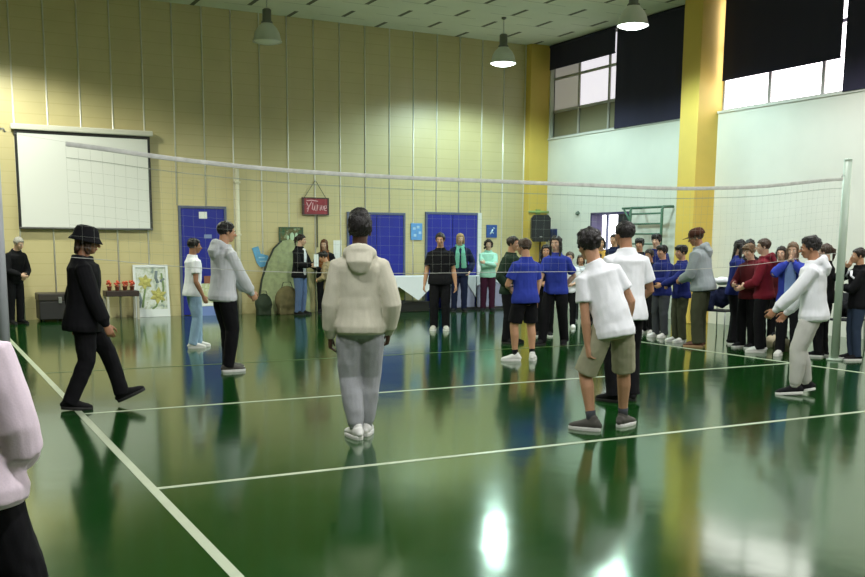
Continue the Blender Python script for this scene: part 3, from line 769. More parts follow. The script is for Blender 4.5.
# blue wall signs
t = thing('blue_sign', 'light blue square sign on the pale wall between the two wide blue doors', 'sign', (9.235, YB - .02, 1.62))
obj('plate', boxm(-.15, .15, -.015, .01, 0, .39, .006), simple('light_blue_plate', (.12, .32, .66), .6, var=.1, scale=9), t)
bm = B()
for x, z in ((-.1, .24), (0, .27), (.05, .14), (-.08, .08)): box(bm, x, x + .07, -.02, -.014, z, z + .06)
obj('pale_pictograms', bm, simple('pale_blue_print', (.4, .6, .8), .6), t)
t = thing('blue_sign', 'dark blue square sign with a pale symbol on the wall above the curly-haired woman', 'sign', (11.30, YB - .02, 1.69))
obj('plate', boxm(-.15, .15, -.015, .01, 0, .31, .006), simple('dark_blue_plate', (.02, .08, .32), .5), t)
bm = B(); tube(bm, [(-.05, -.018, .09), (-.01, -.018, .14), (.02, -.018, .2)], .018, (0, 1, 0), 8); ball(bm, (.05, -.018, .23), (.022, .012, .022)); tube(bm, [(-.01, -.018, .14), (.05, -.018, .11)], .014, (0, 1, 0), 8); obj('pale_symbol', bm, simple('white_print', (.6, .75, .85), .6), t, True)
t = thing('blue_sign', 'small dark blue sign on the right wall beside the corner speaker', 'sign', (XR - .01, 10.95, 1.62))
obj('plate', boxm(-.012, .006, -.16, .16, 0, .30, .004), simple('navy_plate', (.02, .04, .16), .5), t)
tag(obj('white_notice', boxm(7.14, 7.34, YB - .012, YB, 1.02, 1.60), M_WPAPER), 'white paper notice on the wall just left of the hooded boy', 'notice')

# ---------------------------------------------------------------- paintings leaning on the wall
t = thing('leaning_painting', 'white-framed painting of yellow flowers leaning on the wall below the screen', 'painting', (3.05, YB - .16, 0)); t.rotation_euler.x = math.radians(-7)
obj('canvas', boxm(-.31, .31, -.01, .01, .14, 1.03), blot_mat('grey_green_painting', [(.22, .28, .27), (.50, .54, .44), (.66, .68, .66), (.36, .38, .22)], 7), t)
bm = B(); box(bm, -.355, -.305, -.025, .015, 0, 1.075); box(bm, .305, .355, -.025, .015, 0, 1.075); box(bm, -.305, .305, -.025, .015, 1.02, 1.075); box(bm, -.305, .305, -.025, .015, 0, .16); obj('painting_frame', bm, simple('white_painted_frame', (.74, .76, .78), .5), t)
MF = simple('yellow_petal_paint', (.46, .42, .12), .6, var=.2, scale=20); ML = simple('green_leaf_paint', (.17, .25, .10), .6); MG = simple('grey_paint', (.16, .20, .22), .6)
for (cx, cz, r) in ((-.12, .72, .15), (.13, .44, .17)):
    bm = B()
    for k in range(6):
        a = 2 * PI * k / 6 + .4; pts = [(cx + r * math.cos(a) * q, -.013, cz + r * math.sin(a) * q) for q in (.1, .55, 1)]; rtube(bm, pts, [(.015, .003), (.05, .004), (.012, .003)], (math.sin(a), 0, -math.cos(a)), 10)
    ball(bm, (cx, -.016, cz), (.05, .012, .05)); obj('painted_flower', bm, MF, t, True)
bm = B()
for pts in ([(-.12, .62), (-.16, .4), (-.2, .2)], [(.13, .34), (.08, .22), (.0, .17)], [(.22, .9), (.25, .6), (.2, .3)]): rtube(bm, [(x, -.012, z) for x, z in pts], [(.02, .003)] * 3, (1, 0, 0), 8)
obj('painted_stem', bm, ML, t, True)
bm = B()
for pts in ([(.12, .95), (.1, .8), (.14, .7)], [(-.26, .5), (-.22, .35), (-.27, .2)], [(.26, .8), (.2, .72)]): rtube(bm, [(x, -.012, z) for x, z in pts], [(.03, .003)] * len(pts), (1, 0, 0), 8)
obj('painted_grey_stroke', bm, MG, t, True)  # grey brush strokes belonging to the picture
t = thing('leaning_picture', 'cream and blue picture leaning by the blue door behind the two boys', 'painting', (4.45, YB - .22, 0)); t.rotation_euler.x = math.radians(-8)
obj('canvas', boxm(-.38, .38, 0, .02, 0, .68), blot_mat('cream_painting', [(.7, .68, .55), (.62, .62, .5), (.45, .5, .25), (.7, .7, .62)], 6), t)
obj('blue_border', boxm(-.38, .38, -.006, 0, 0, .20), simple('border_blue', (.16, .24, .55), .6), t)
obj('pale_border', boxm(-.38, .38, -.004, 0, .21, .27), M_WPAPER, t)
obj('brown_top', boxm(-.3, -.02, -.004, 0, .68, .84), simple('brown_card', (.25, .09, .05), .7), t)

# low table with red flower pots
t = thing('low_table', 'small dark-topped low table by the wall under the projection screen', 'table', (2.38, YB - .42, 0))
obj('tabletop', boxm(-.32, .32, -.22, .22, .46, .57, .01), simple('dark_wood_top', (.035, .02, .018), .5), t)
for sx in (-1, 1):
    for sy in (-1, 1): obj('leg', boxm(sx * .29 - .022, sx * .29 + .022, sy * .19 - .022, sy * .19 + .022, 0, .46), simple('pale_leg', (.45, .42, .34), .6), t)
MPOT = simple('terracotta_pot', (.38, .12, .07), .8); MRF = simple('red_orange_petals', (.62, .10, .05), .6, var=.3, scale=30)
for i, (dx, lab) in enumerate(((-.22, 'leftmost red flower pot on the low table'), (-.07, 'second red flower pot from the left on the low table'), (.08, 'third red flower pot from the left on the low table'), (.22, 'rightmost red flower pot on the low table'))):
    p = thing('flower_pot', lab, 'potted plant', (2.38 + dx, YB - .42, .57), group='red flower pots on the low table')
    obj('pot', lathe(B(), [(0, 0), (.035, 0), (.048, .08), (.052, .08), (.052, .095), (.04, .095), (.038, .07), (0, .07)], n=20), MPOT, p, True)
    bm = B(); rnd = random.Random(i)
    for k in range(14): a = rnd.uniform(0, 6.28); rr = rnd.uniform(0, .05); ball(bm, (rr * math.cos(a), rr * math.sin(a), .13 + rnd.uniform(-.02, .06)), (.024, .024, .02), None, 8, 6)
    obj('flowers', bm, MRF, p, True)
# dark equipment trunk
t = thing('equipment_trunk', 'low black equipment trunk with metal fittings at the foot of the wall', 'trunk', (1.28, YB - .45, 0))
obj('body', boxm(-.48, .48, -.3, .3, .05, .40, .015), simple('trunk_black', (.02, .018, .02), .5), t); obj('lid', boxm(-.49, .49, -.31, .31, .405, .55, .02), simple('trunk_lid', (.035, .028, .026), .45), t)
for x in (-.1, .28): obj('latch', boxm(x - .03, x + .03, -.325, -.30, .36, .48, .006), M_STEEL, t)
for sx in (-1, 1):
    for sy in (-1, 1): obj('wheel', tube(B(), [(sx * .4 - .015, sy * .23, .025), (sx * .4 + .015, sy * .23, .025)], .025, (0, 0, 1), 14), M_BLK, t)
# rounded scenery board
t = thing('scenery_board', 'large rounded grey-green scenery board standing against the wall', 'scenery', (5.95, YB - .29, 0)); t.rotation_euler.x = math.radians(-5)
ol = [(-.66, 0), (-.64, .35), (-.56, .75), (-.42, 1.12), (-.26, 1.42), (-.08, 1.58), (.12, 1.62), (.26, 1.56), (.38, 1.38), (.46, 1.12), (.5, .8), (.52, .4), (.52, 0)]
obj('panel', prism(B(), ol, .07), simple('grey_green_scenery_paint', (.33, .37, .20), .85, bump=.4, scale=9, var=.2), t)
obj('dark_edge', tube(B(), [(x, .03, z) for x, z in ol[:6]], [(.02, .045)] * 6, (1, 0, 0), 8), simple('dark_edge', (.03, .04, .03), .8), t)
def bag(label, x, y, s, mat, name='sports_bag'):
    t = thing(name, label, 'bag', (x, y, 0)); bm = B(); ball(bm, (0, 0, s[2] * .5), (s[0] * .5, s[1] * .5, s[2] * .5)); box(bm, -s[0] * .38, s[0] * .38, -s[1] * .36, s[1] * .36, .0, s[2] * .35)
    obj('pouch', union(bm, .02, 4, .012, 9), mat, t)
    obj('strap', tube(B(), [(-s[0] * .25, 0, s[2] * .86), (-s[0] * .15, 0, s[2] * 1.12), (s[0] * .15, 0, s[2] * 1.12), (s[0] * .25, 0, s[2] * .86)], [(.02, .006)] * 4, (0, 1, 0), 8), M_BLK, t)
bag('dark green bag on the floor at the left foot of the rounded board', 5.32, YB - .5, (.38, .3, .46), simple('bag_dark_green', (.02, .035, .018), .8))
bag('brown sack on the floor before the rounded board', 5.86, YB - .48, (.55, .34, .62), simple('bag_brown', (.13, .11, .05), .9, var=.2, scale=8), 'sack')

# ---------------------------------------------------------------- tables with cloths
def cloth_table(x0, x1, y0, y1, h, label, clabel, corners, skirt=None):
    cx, cy = (x0 + x1) / 2, (y0 + y1) / 2
    t = thing('trestle_table', label, 'table', (cx, cy, 0)); w, d = (x1 - x0) / 2, (y1 - y0) / 2
    obj('tabletop', boxm(-w, w, -d, d, h - .04, h - .004, .004), simple('table_grey', (.2, .2, .2), .6), t)
    for sx in (-1, 1):
        for sy in (-1, 1): obj('leg', tube(B(), [(sx * (w - .08), sy * (d - .08), 0), (sx * (w - .08), sy * (d - .08), h - .04)], .018, (1, 0, 0), 10), M_STEEL, t, True)
    if skirt: obj('skirt', boxm(-w + .02, w - .02, -d - .012, -d, .07, h - .05), skirt, t)
    c = thing('tablecloth', clabel, 'tablecloth', (cx, cy, h))
    bm = B(); box(bm, -w - .01, w + .01, -d - .02, d + .01, -.002, .006)
    for tri in corners:
        a = [bm.verts.new((x - cx, -d - .024 - .01 * (i == 1), z - h)) for i, (x, z) in enumerate(tri)]; b_ = [bm.verts.new((x - cx, -d - .016 - .01 * (i == 1), z - h)) for i, (x, z) in enumerate(tri)]
        bm.faces.new(a); bm.faces.new(b_[::-1]); n = len(tri)
        for i in range(n): bm.faces.new((a[i], b_[i], b_[(i + 1) % n], a[(i + 1) % n]))
    obj('linen', bm, M_CLOTHW, c)
    return t
cloth_table(7.75, 9.3, 10.45, 11.15, .80, 'trestle table behind the hooded boy, between the wide blue doors', 'white cloth with a long pointed corner on the table between the blue doors',
            [((7.74, .806), (7.9, .35), (8.28, .58), (8.77, .27), (9.31, .74), (9.31, .806))])
bag('lime yellow bag on the crates beneath the pointed tablecloth', 8.42, 10.82, (.42, .3, .3), simple('bag_lime', (.42, .46, .12), .7), 'bundle')
t = thing('storage_crate', 'long black storage crate under the pointed tablecloth', 'crate', (8.52, 10.82, 0)); obj('tub', boxm(-.62, .62, -.22, .22, 0, .2, .01), M_BLK, t); obj('rim', boxm(-.64, .64, -.235, .235, .2, .235, .008), M_BLK, t)
for o in list(col.objects):
    if o.name.startswith('bundle') and o.type == 'EMPTY': o.location.z = .26
M_LAV = simple('lavender_grey_linen', (.30, .29, .40), .9)
cloth_table(9.62, 10.42, 10.72, 11.3, .78, 'table with a lavender skirt behind the blond woman', 'white cloth draped in a diagonal on the table behind the blond woman', [((9.61, .786), (9.61, .25), (9.72, .52), (10.0, .70), (10.2, .62), (10.43, .30), (10.43, .786))], M_LAV)
cloth_table(10.46, 11.55, 10.72, 11.3, .78, 'table with a lavender skirt right of the curly-haired woman', 'white cloth draped in a diagonal on the table right of the curly-haired woman', [((10.45, .786), (10.45, .56), (10.8, .74), (11.1, .60), (11.42, .28), (11.56, .2), (11.56, .786))], M_LAV)
t = thing('floor_shadow_strip', 'low black strip along the floor under the lavender table skirts', 'plinth', (10.6, 10.66, 0)); obj('board', boxm(-.98, .98, -.02, .02, 0, .065), M_BLK, t);  # black board added in place of the shadow at the tables' foot

# ---------------------------------------------------------------- speaker on its stand, ladder rack
t = thing('speaker_stand', 'black tripod stand carrying the loudspeaker in the far corner', 'stand', (12.25, 10.75, 0))
obj('pole', tube(B(), [(0, 0, .12), (0, 0, 1.60)], .018, (1, 0, 0), 12), M_BLK, t, True)
for k in range(3):
    a = 2 * PI * k / 3 + .4; obj('leg', tube(B(), [(0, 0, .62), (.36 * math.cos(a), .36 * math.sin(a), .012)], .012, (1, 0, 0), 8), M_BLK, t, True)
obj('collar', lathe(B(), [(.02, .58), (.035, .58), (.035, .66), (.02, .66)], n=16), M_BLK, t, True)
t = thing('loudspeaker', 'black loudspeaker on a stand before the corner pillar', 'speaker', (12.25, 10.75, 1.60)); t.rotation_euler.z = math.radians(-28)
bm = B(); prism(bm, [(-.17, 0), (.17, 0), (.23, .10), (.23, .56), (.17, .64), (-.17, .64), (-.23, .56), (-.23, .10)], .3, Matrix.Translation((0, -.15, 0))); obj('cabinet', bm, M_BLK, t)
obj('grille', boxm(-.19, .19, -.165, -.15, .09, .57, .005), simple('grille', (.018, .018, .018), .8, bump=.6, scale=120), t)
obj('logo_badge', boxm(-.03, .03, -.17, -.165, .11, .13), M_STEEL, t)
M_GRNM = simple('green_rack_paint', (.06, .16, .10), .5)
t = thing('climbing_rack', 'green metal climbing rack fixed to the right wall beside the yellow pillar', 'climbing rack', (XR - .04, 7.13, 0))
for y in (-.5, .5): obj('upright', tube(B(), [(-.30, y, 0), (-.30, y, 2.26), (-.27, y, 2.32), (0, y, 2.33)], .03, (0, 1, 0), 10), M_GRNM, t, True)
for z in [.3 + .21 * i for i in range(10)]: obj('rung', tube(B(), [(-.30, -.5, z), (-.30, .5, z)], .018 if int(z * 10) % 2 else .024, (1, 0, 0), 10), M_GRNM, t, True)
obj('top_beam', tube(B(), [(-.26, -.56, 2.32), (-.26, .82, 2.32)], .025, (1, 0, 0), 10), M_GRNM, t, True)
obj('strut', tube(B(), [(-.28, .5, 2.0), (-.26, .78, 2.31)], .02, (1, 0, 0), 8), M_GRNM, t, True)
t = obj('wall_fitting', tube(B(), [(XR, 9.95, 2.28), (XR - .07, 9.95, 2.26)], [.05, .03], (0, 1, 0), 10), simple('grey_green_knob', (.12, .17, .13), .5), None, True); tag(t, 'small dark fitting on the right wall, left of the bright doorway', 'wall fitting')  # small wall fitting of unknown use
t = thing('wall_bracket', 'green horizontal bracket arm across the corner pillar above the speaker', 'bracket', (12.5, YB - .24, 2.33)); obj('arm', tube(B(), [(-.27, 0, 0), (.27, -.05, 0)], .03, (0, 0, 1), 10), simple('bracket_green', (.30, .42, .12), .5), t, True); obj('mount', boxm(-.06, .06, -.02, .02, -.06, .06), simple('bracket_green_b', (.25, .36, .12), .5), t)

# ---------------------------------------------------------------- net and its poles
def pole(x, h, r, mat, label):
    t = thing('net_pole', label, 'pole', (x, 0, 0))
    obj('tube', tube(B(), [(0, 0, .02), (0, 0, h)], r, (1, 0, 0), 24), mat, t, True)
    obj('base_plate', lathe(B(), [(0, 0), (r * 2, 0), (r * 2, .015), (r * 1.2, .03), (0, .03)], n=24), mat, t, True)
    obj('cap', lathe(B(), [(r * 1.02, h - .01), (r * 1.02, h + .015), (r * .6, h + .03), (0, h + .03)], n=24), mat, t, True)
    s = -1 if x > 4 else 1
    bm = B(); tube(bm, [(s * r, 0, 2.46), (s * (r + .04), 0, 2.47), (s * (r + .05), 0, 2.44)], .008, (0, 1, 0), 8); obj('hook', bm, M_STEEL, t, True)
pole(9.80, 2.66, .052, M_GRNPOLE, 'grey-green net pole at the right end of the net')
pole(-.60, 2.66, .05, M_GREYPOLE, 'grey net pole at the left edge of the picture')
XN = [-.02, .65, 1.81, 3.19, 4.65, 6.84, 8.23, 9.72]; ZN = [2.385, 2.30, 2.225, 2.20, 2.205, 2.20, 2.265, 2.43]
def ztop(x): return float(np.interp(x, XN, ZN)) if True else 0
def zt(x):
    # smoothed sag
    return sum(ztop(min(9.72, max(-.02, x + d))) for d in (-.4, -.2, 0, .2, .4)) / 5
t = thing('volleyball_net', 'white volleyball net stretched sagging across the court between the poles', 'net', (0, 0, 0))
bm = B(); xs = [-.02 + i * (9.74 / 80) for i in range(81)]
tube(bm, [(x, 0, zt(x)) for x in xs], [(.005, .021)] * 81, (0, 1, 0), 8); obj('top_tape', bm, simple('net_tape', (.50, .51, .48), .8, var=.15, scale=14), t)
M_CORD = simple('net_cord', (.27, .29, .25), .8)
bm = B(); tube(bm, [(x, 0, zt(x) - .97) for x in xs], .0035, (0, 1, 0), 6); obj('bottom_cord', bm, simple('bottom_cord_white', (.42, .43, .40), .8), t)
bm = B(); tube(bm, [(x, .004, zt(x) - .115) for x in xs], .003, (0, 1, 0), 5); obj('second_cord', bm, M_CORD, t)
bm = B()
for i in range(0, 98):
    x = -.02 + .1 * i
    if x < 9.72: tube(bm, [(x, 0, zt(x) - .03), (x + .01 * math.sin(i), .01 * math.sin(i * 1.3), zt(x) - .5), (x, 0, zt(x) - .97)], .0007, (0, 1, 0), 3, False)
for j in range(1, 10): tube(bm, [(x, 0, zt(x) - .03 - .094 * j) for x in xs], .0007, (0, 1, 0), 3, False)
o = obj('netting', bm, M_CORD, t)
bm = B(); tube(bm, [(-.02, 0, 2.385), (-.33, .0, 2.42), (-.57, 0, 2.46)], .0012, (0, 1, 0), 5); tube(bm, [(9.72, 0, 2.42), (9.745, 0, 2.44)], .006, (0, 1, 0), 5); obj('tension_rope', bm, simple('rope', (.45, .45, .42), .8), t)

# ---------------------------------------------------------------- chairs by the right wall and what lies on them
M_CHF = simple('chair_frame_grey', (.45, .46, .46), .4, .5); M_CHS = simple('chair_seat_dark', (.02, .022, .03), .6)
def chair(x, y, rz, label):
    t = thing('stacking_chair', label, 'chair', (x, y, 0), rz, 'dark stacking chairs along the right wall')
    obj('seat', boxm(-.2, .2, -.2, .2, .43, .46, .012), M_CHS, t); obj('backrest', boxm(-.2, .2, .19, .215, .62, .84, .012), M_CHS, t)
    for sx in (-1, 1):
        obj('leg', tube(B(), [(sx * .19, -.19, .43), (sx * .2, -.21, 0)], .011, (1, 0, 0), 8), M_CHF, t, True)
        obj('leg', tube(B(), [(sx * .19, .2, .84), (sx * .19, .19, .43), (sx * .2, .23, 0)], .011, (1, 0, 0), 8), M_CHF, t, True)
    return t
chair(10.87, 3.24, math.radians(-75), 'dark chair heaped with navy and white jackets behind the capped man')
chair(11.15, .95, math.radians(-80), 'dark chair behind the boy in the white hoodie')
def heap(name, label, cat, x, y, z, s, mat, rz=0, seed=0):
    t = thing(name, label, cat, (x, y, z), rz); bm = B()
    ball(bm, (0, 0, s[2] * .5), (s[0] * .5, s[1] * .5, s[2] * .5)); rtube(bm, [(-s[0] * .3, -s[1] * .3, s[2] * .7), (-s[0] * .45, -s[1] * .5, s[2] * .4), (-s[0] * .42, -s[1] * .5, .02)], [s[2] * .22] * 3, (1, 0, 0), 10)
    obj('folded_cloth', union(bm, .016, 3, .02, 8, (1, 1, 1), seed), mat, t); return t
heap('jacket', 'navy jacket heaped on the chair behind the capped man', 'jacket', 10.85, 3.23, .485, (.32, .30, .36), K_NAVY, -1.2, 1)
heap('jacket', 'white jacket lying over the navy one on the chair', 'jacket', 10.84, 3.21, .88, (.30, .26, .13), K_WHITE, -1.1, 2)
heap('jacket', 'black jacket left on the chair behind the boy in the white hoodie', 'jacket', 11.10, .95, .485, (.28, .28, .24), K_BLACK, .3, 3)
bag('beige cloth bag on the floor among the spectators at the right', 10.35, 1.55, (.34, .26, .2), simple('bag_beige', (.50, .44, .30), .85), 'cloth_bag')
bag('olive backpack on the floor left of the boy in the white hoodie', 10.0, 1.08, (.36, .24, .2), simple('bag_olive', (.07, .07, .035), .85), 'backpack')
# ------------------------------------------------------------------ people
GP = 'players on the court'; GS = 'spectators along the right wall'; GT = 'adults by the back wall'
TAN, BRN, DRK, PALE = (.50, .27, .16), (.34, .17, .095), (.075, .038, .025), (.60, .38, .27)
def run_people(only=None):
    P = {}
    def p(key, *a, **k):
        if only and key not in only: return
        P[key] = person(*a, seed=len(P) + 1 + len(key), **k)
    p('hat', 'person all in black with a bucket hat, walking right across the left court line', (.18, .30), 96, 1.66, GP, lean=3, hip=(0, -.045), head=(4, 10, 0), armR=((.15, .12, .46), (.2, -1, 0)), armL=((.14, -.04, .47), (.2, -1, 0)),
      footR=(.05, -.14, 0, 4, -4), footL=(-.05, .17, .02, 0, 24), vox=.0065, skinc=BRN, top=('jacket', K_BLACK, {'hem': -.09}), legs=('trousers', K_BLACK), shoes=(cloth((.012, .012, .013)), R_BLACK), sock=K_GREY, hair=('bob', H_BROWN), hat=('bucket', K_BLACK), build=1.14)
    p('whitetee', 'boy in white T-shirt and light blue jeans, facing right before the single blue door', (2.33, 5.1), 88, 1.58, GP, lean=2, head=(6, 4, 0), armR=((.15, .05, .49), (.3, -1, 0)), footR=(.055, -.03, 0, 6, 0), footL=(-.05, .05, 0, -6, 0),
      skinc=BRN, top=('tee', K_WHITE, {'sl': .6}), legs=('jeans', K_LJEAN, {'wide': 1.3}), shoes=W_SHOE, hair=('short', H_BLACK))
    p('greyhood', 'boy in light grey hoodie and black trousers, hands together in front of him', (2.0, 2.35), 80, 1.77, GP, lean=3, head=(8, 6, 0), armR=((.05, .19, .53), (.6, -1, 0)), armL=((.03, .2, .54), (.6, -1, 0)), footR=(.05, .0, 0, 5, 0), footL=(-.05, .05, 0, -4, 0),
      vox=.0065, skinc=TAN, top=('hoodie', K_LGREY), legs=('trousers', K_BLACK, {'wide': .9}), shoes=(R_GREY, R_WHITE), hair=('short', H_BLACK))
    p('jeanswoman', 'woman in dark jacket, white top and blue jeans by the rounded board', (6.06, 10.75), 140, 1.70, GT, lean=2, head=(-10, 8, 0), armR='hold', armL='hold', skinc=PALE, top=('jacket', K_BLACK, {'inner': K_WHITE}), legs=('jeans', K_JEAN), shoes=B_SHOE, hair=('ponytail', H_DARK))
    p('redhair', 'auburn-haired woman in black standing behind the crouched-looking child', (6.78, 11.1), 205, 1.60, GT, head=(8, 8, 0), armR='front', armL='front', skinc=PALE, top=('cardigan', K_BLACK, {'scarf': cloth((.2, .07, .02))}), legs=('trousers', K_BLACK), shoes=B_SHOE, hair=('long', H_RED))
    p('kid', 'child in a tan mottled coat looking down, left of the hooded boy', (6.33, 9.75), -60, 1.34, GT, lean=8, head=(0, 22, 0), hs=1.15, armR='front', armL='front', skinc=TAN, top=('jacket', K_CAMO, {'hem': -.1}), legs=('trousers', cloth((.18, .14, .08))), shoes=(R_BROWN, R_BLACK), hair=('fringe', H_BLACK))
    p('hoodie', 'boy seen from behind in beige hoodie and grey sweatpants', (1.83, -2.08), 26, 1.74, GP, lean=0, head=(2, -2, 0), armR=((.128, .03, .485), (.7, -1, 0)), armL=((.135, .02, .470), (.6, -1, 0)), footR=(.022, .075, 0, 4, 0), footL=(-.018, -.01, 0, -22, 0),
      vox=.0055, skinc=DRK, top=('hoodie', K_BEIGE, {'hem': -.045}), legs=('sweatpants', K_GREY), shoes=W_SHOE, hair=('tall', H_BLACK), build=.98, hs=1.04)
    p('polo', 'young man in black polo shirt and black trousers, facing the camera', (7.03, 6.2), 212, 1.71, GT, head=(4, 6, 0), armR='side', armL='side', skinc=TAN, top=('polo', K_BLACK, {'sl': .68}), legs=('trousers', K_BLACK), shoes=(cloth((.4, .4, .36)), R_WHITE), hair=('short', H_DARK), build=1.08)
    p('scarf', 'blond woman in a dark coat and long green scarf before the wide blue door', (9.70, 10.2), 205, 1.75, GT, head=(-4, 4, 0), armR=((.14, .03, .5), (.6, -1, 0)), armL='pocket', skinc=PALE, top=('jacket', K_NAVY, {'scarf': K_SCARF}), legs=('jeans', K_NAVY), shoes=B_SHOE, hair=('bob', H_BLOND), footR=(.07, 0, 0, 15, 0))
    p('mint', 'curly-haired woman in a mint cardigan with folded arms', (10.45, 10.2), 205, 1.62, GT, head=(0, 2, 0), armR='crossed', armL='crossed2', skinc=PALE, top=('cardigan', K_MINT), legs=('trousers', K_WINE), shoes=B_SHOE, hair=('curly', H_DARK))
    p('bluetee', 'boy in a blue T-shirt, black shorts and white trainers at midcourt', (5.88, 1.72), -5, 1.60, GP, lean=1, head=(-22, 4, 0), armR=((.175, .07, .47), (.4, -1, 0)), armL='front', footR=(.075, -.02, 0, 45, 0), footL=(-.075, .02, 0, -62, 0),
      vox=.0065, skinc=TAN, top=('tee', K_BLUE, {'sl': .66}), legs=('shorts', K_BLACK), shoes=W_SHOE, hair=('short', H_BROWN), sock=K_BLACK, build=1.06)
    p('green', 'man in dark green jacket, half hidden behind the boy in black shorts', (6.94, 3.75), 150, 1.64, GP, head=(0, 4, 0), armR='pocket', armL='pocket', skinc=TAN, top=('jacket', K_DGREEN), legs=('trousers', K_BLACK), shoes=B_SHOE, hair=('short', H_DARK))
    p('bluegirl', 'girl in blue T-shirt and black trousers, right of the boy in black shorts', (7.45, 3.25), 232, 1.66, GP, lean=3, head=(2, 2, 0), armR=((.13, .15, .50), (.5, -1, 0)), armL='back', footR=(.1, .06, 0, 12, 0), footL=(-.075, -.07, 0, -10, 0), skinc=PALE,
      top=('tee', K_BLUE, {'sl': .8}), legs=('jeans', K_BLACK, {'wide': 1.3}), shoes=B_SHOE, hair=('long', H_BLACK))
    p('behindblue', 'dark-haired child in black behind the girl in blue', (8.15, 4.55), 215, 1.50, GS, hs=1.06, skinc=TAN, armR='front', armL='front', top=('sweater', K_BLACK), legs=('trousers', K_BLACK), shoes=BW_SHOE, hair=('long', H_BLACK))
    p('whitekid', 'small child in a white shirt, right of the girl in blue', (9.48, 5.7), 215, 1.37, GS, hs=1.12, skinc=PALE, armR='phone', armL='front', head=(6, 6, 0), top=('tee', K_WHITE), legs=('trousers', K_BLACK), shoes=W_SHOE, hair=('short', H_BROWN))
    p('yelkid', 'child in a pale top standing behind the head of the boy in khaki shorts', (10.55, 6.8), 220, 1.30, GS, hs=1.12, skinc=TAN, armR='hold', armL='hold', top=('sweater', K_LGREY), legs=('trousers', K_DGREY), shoes=W_SHOE, hair=('bob', H_BROWN))
    p('d1', 'dark-haired woman in a yellow scarf seen between the two boys in white T-shirts', (10.36, 5.95), 212, 1.66, GS, skinc=(.56, .34, .2), armR='hold', armL='front', top=('jacket', K_BLACK, {'scarf': K_YEL}), legs=('trousers', K_BLACK), shoes=B_SHOE, hair=('bob', H_BLACK))
    p('d2', 'tall person in a dark coat standing in the bright doorway', (11.9, 7.45), 250, 1.74, GS, skinc=TAN, armR='pocket', armL='pocket', top=('jacket', K_NAVY), legs=('trousers', K_BLACK), shoes=B_SHOE, hair=('short', H_DARK))
    p('khaki', 'boy seen from behind in white T-shirt and khaki shorts, leaning forward', (3.82, -2.66), 14, 1.69, GP, lean=15, side=-16, head=(-8, 10, -6), armR=((.12, .10, .50), (.5, -1, 0)), armL=((.15, .03, .455), (.5, -1, 0)), hip=(.01, -.02), footR=(.125, .07, 0, 52, 0), footL=(-.075, -.0, 0, -46, 0),
      vox=.0055, skinc=(.46, .25, .15), top=('tee', K_WHITE, {'sl': .62, 'hem': -.06}), legs=('shorts', K_KHAKI, {'len': .98}), shoes=(R_GREY, R_WHITE), hair=('messy', H_BLACK), sock=K_DGREY, build=.92, hs=1.07)
    p('blackpants', 'boy in white T-shirt and black trousers, just behind the boy in khaki shorts', (4.93, -1.50), 10, 1.75, GP, lean=4, head=(-12, 2, 0), armR=((.11, .12, .55), (.8, -1, 0)), armL=((.08, .17, .62), (.7, -.6, -.5)), footR=(.06, .0, 0, 15, 0), footL=(-.07, -.04, 0, -30, 0),
      vox=.006, skinc=BRN, top=('tee', K_WHITE, {'sl': .7, 'hem': -.075}), legs=('trousers', K_BLACK, {'wide': 1.3}), shoes=B_SHOE, hair=('short', H_BLACK), build=1.08)
    p('b4', 'dark-haired boy in black at the back, left of the climbing rack', (10.53, 5.0), 235, 1.64, GS, skinc=TAN, top=('sweater', K_BLACK), legs=('trousers', K_BLACK), shoes=BW_SHOE, hair=('fringe', H_BLACK))
    p('b3', 'tallest boy at the back of the blue group, before the climbing rack', (10.45, 4.45), 240, 1.71, GS, skinc=PALE, top=('tee', K_DKBLUE), legs=('trousers', K_BLACK), shoes=BW_SHOE, hair=('fringe', H_BLACK))
    p('b5', 'short brown-faced child at the left of the blue group, head low', (10.06, 4.15), 250, 1.44, GS, skinc=BRN, hs=1.06, head=(0, 8, 0), top=('tee', K_BLACK), legs=('trousers', K_BLACK), shoes=W_SHOE, hair=('short', H_DARK))
    p('b2', 'boy in a dark blue jacket, hands before him, second from the capped man', (9.82, 3.55), 265, 1.51, GS, skinc=TAN, hs=1.06, armR='front', armL='hold', top=('jacket', K_DKBLUE), legs=('trousers', K_DGREY), shoes=W_SHOE, hair=('fringe', H_BLACK))
    p('b1', 'boy in a blue jacket reaching out a hand, next to the capped man', (9.56, 2.80), 280, 1.51, GS, skinc=TAN, hs=1.06, armR='front', armL=((.02, .24, .62), (.8, -.3, -1)), top=('jacket', K_DKBLUE), legs=('trousers', K_OLIVE), shoes=W_SHOE, hair=('fringe', H_BLACK))
    p('cap', 'man in grey hooded jacket and brown cap, stooping beside the boys in blue', (9.36, 2.12), -28, 1.77, GS, lean=9, head=(-22, 14, 0), armR='front', armL=((.05, .17, .60), (.8, -.3, -1)), footR=(.06, .02, 0, 6, 0), skinc=BRN, top=('hoodie', K_GREYHOOD, {'trim': K_DGREY}), legs=('trousers', K_OLIVE, {'wide': 1.4}), shoes=(R_BROWN, simple('tan_sole', (.45, .28, .15), .7)), hair=('short', H_BROWN), hat=('cap', K_BROWN), build=1.12)
    p('girl', 'girl with long black hair in a blue T-shirt at the left of the red tops', (10.12, 2.2), 130, 1.61, GS, skinc=PALE, armR='front', armL='hold', top=('tee', K_DKBLUE, {'sl': .75}), legs=('trousers', K_BLACK), shoes=BW_SHOE, hair=('long', H_BLACK), head=(6, 8, 0))
    p('dk2', 'dark-haired pupil behind the long-haired girl, mostly hidden', (10.95, 2.75), 225, 1.62, GS, skinc=TAN, top=('sweater', K_BLACK), legs=('trousers', K_BLACK), shoes=BW_SHOE, hair=('bob', H_BLACK))
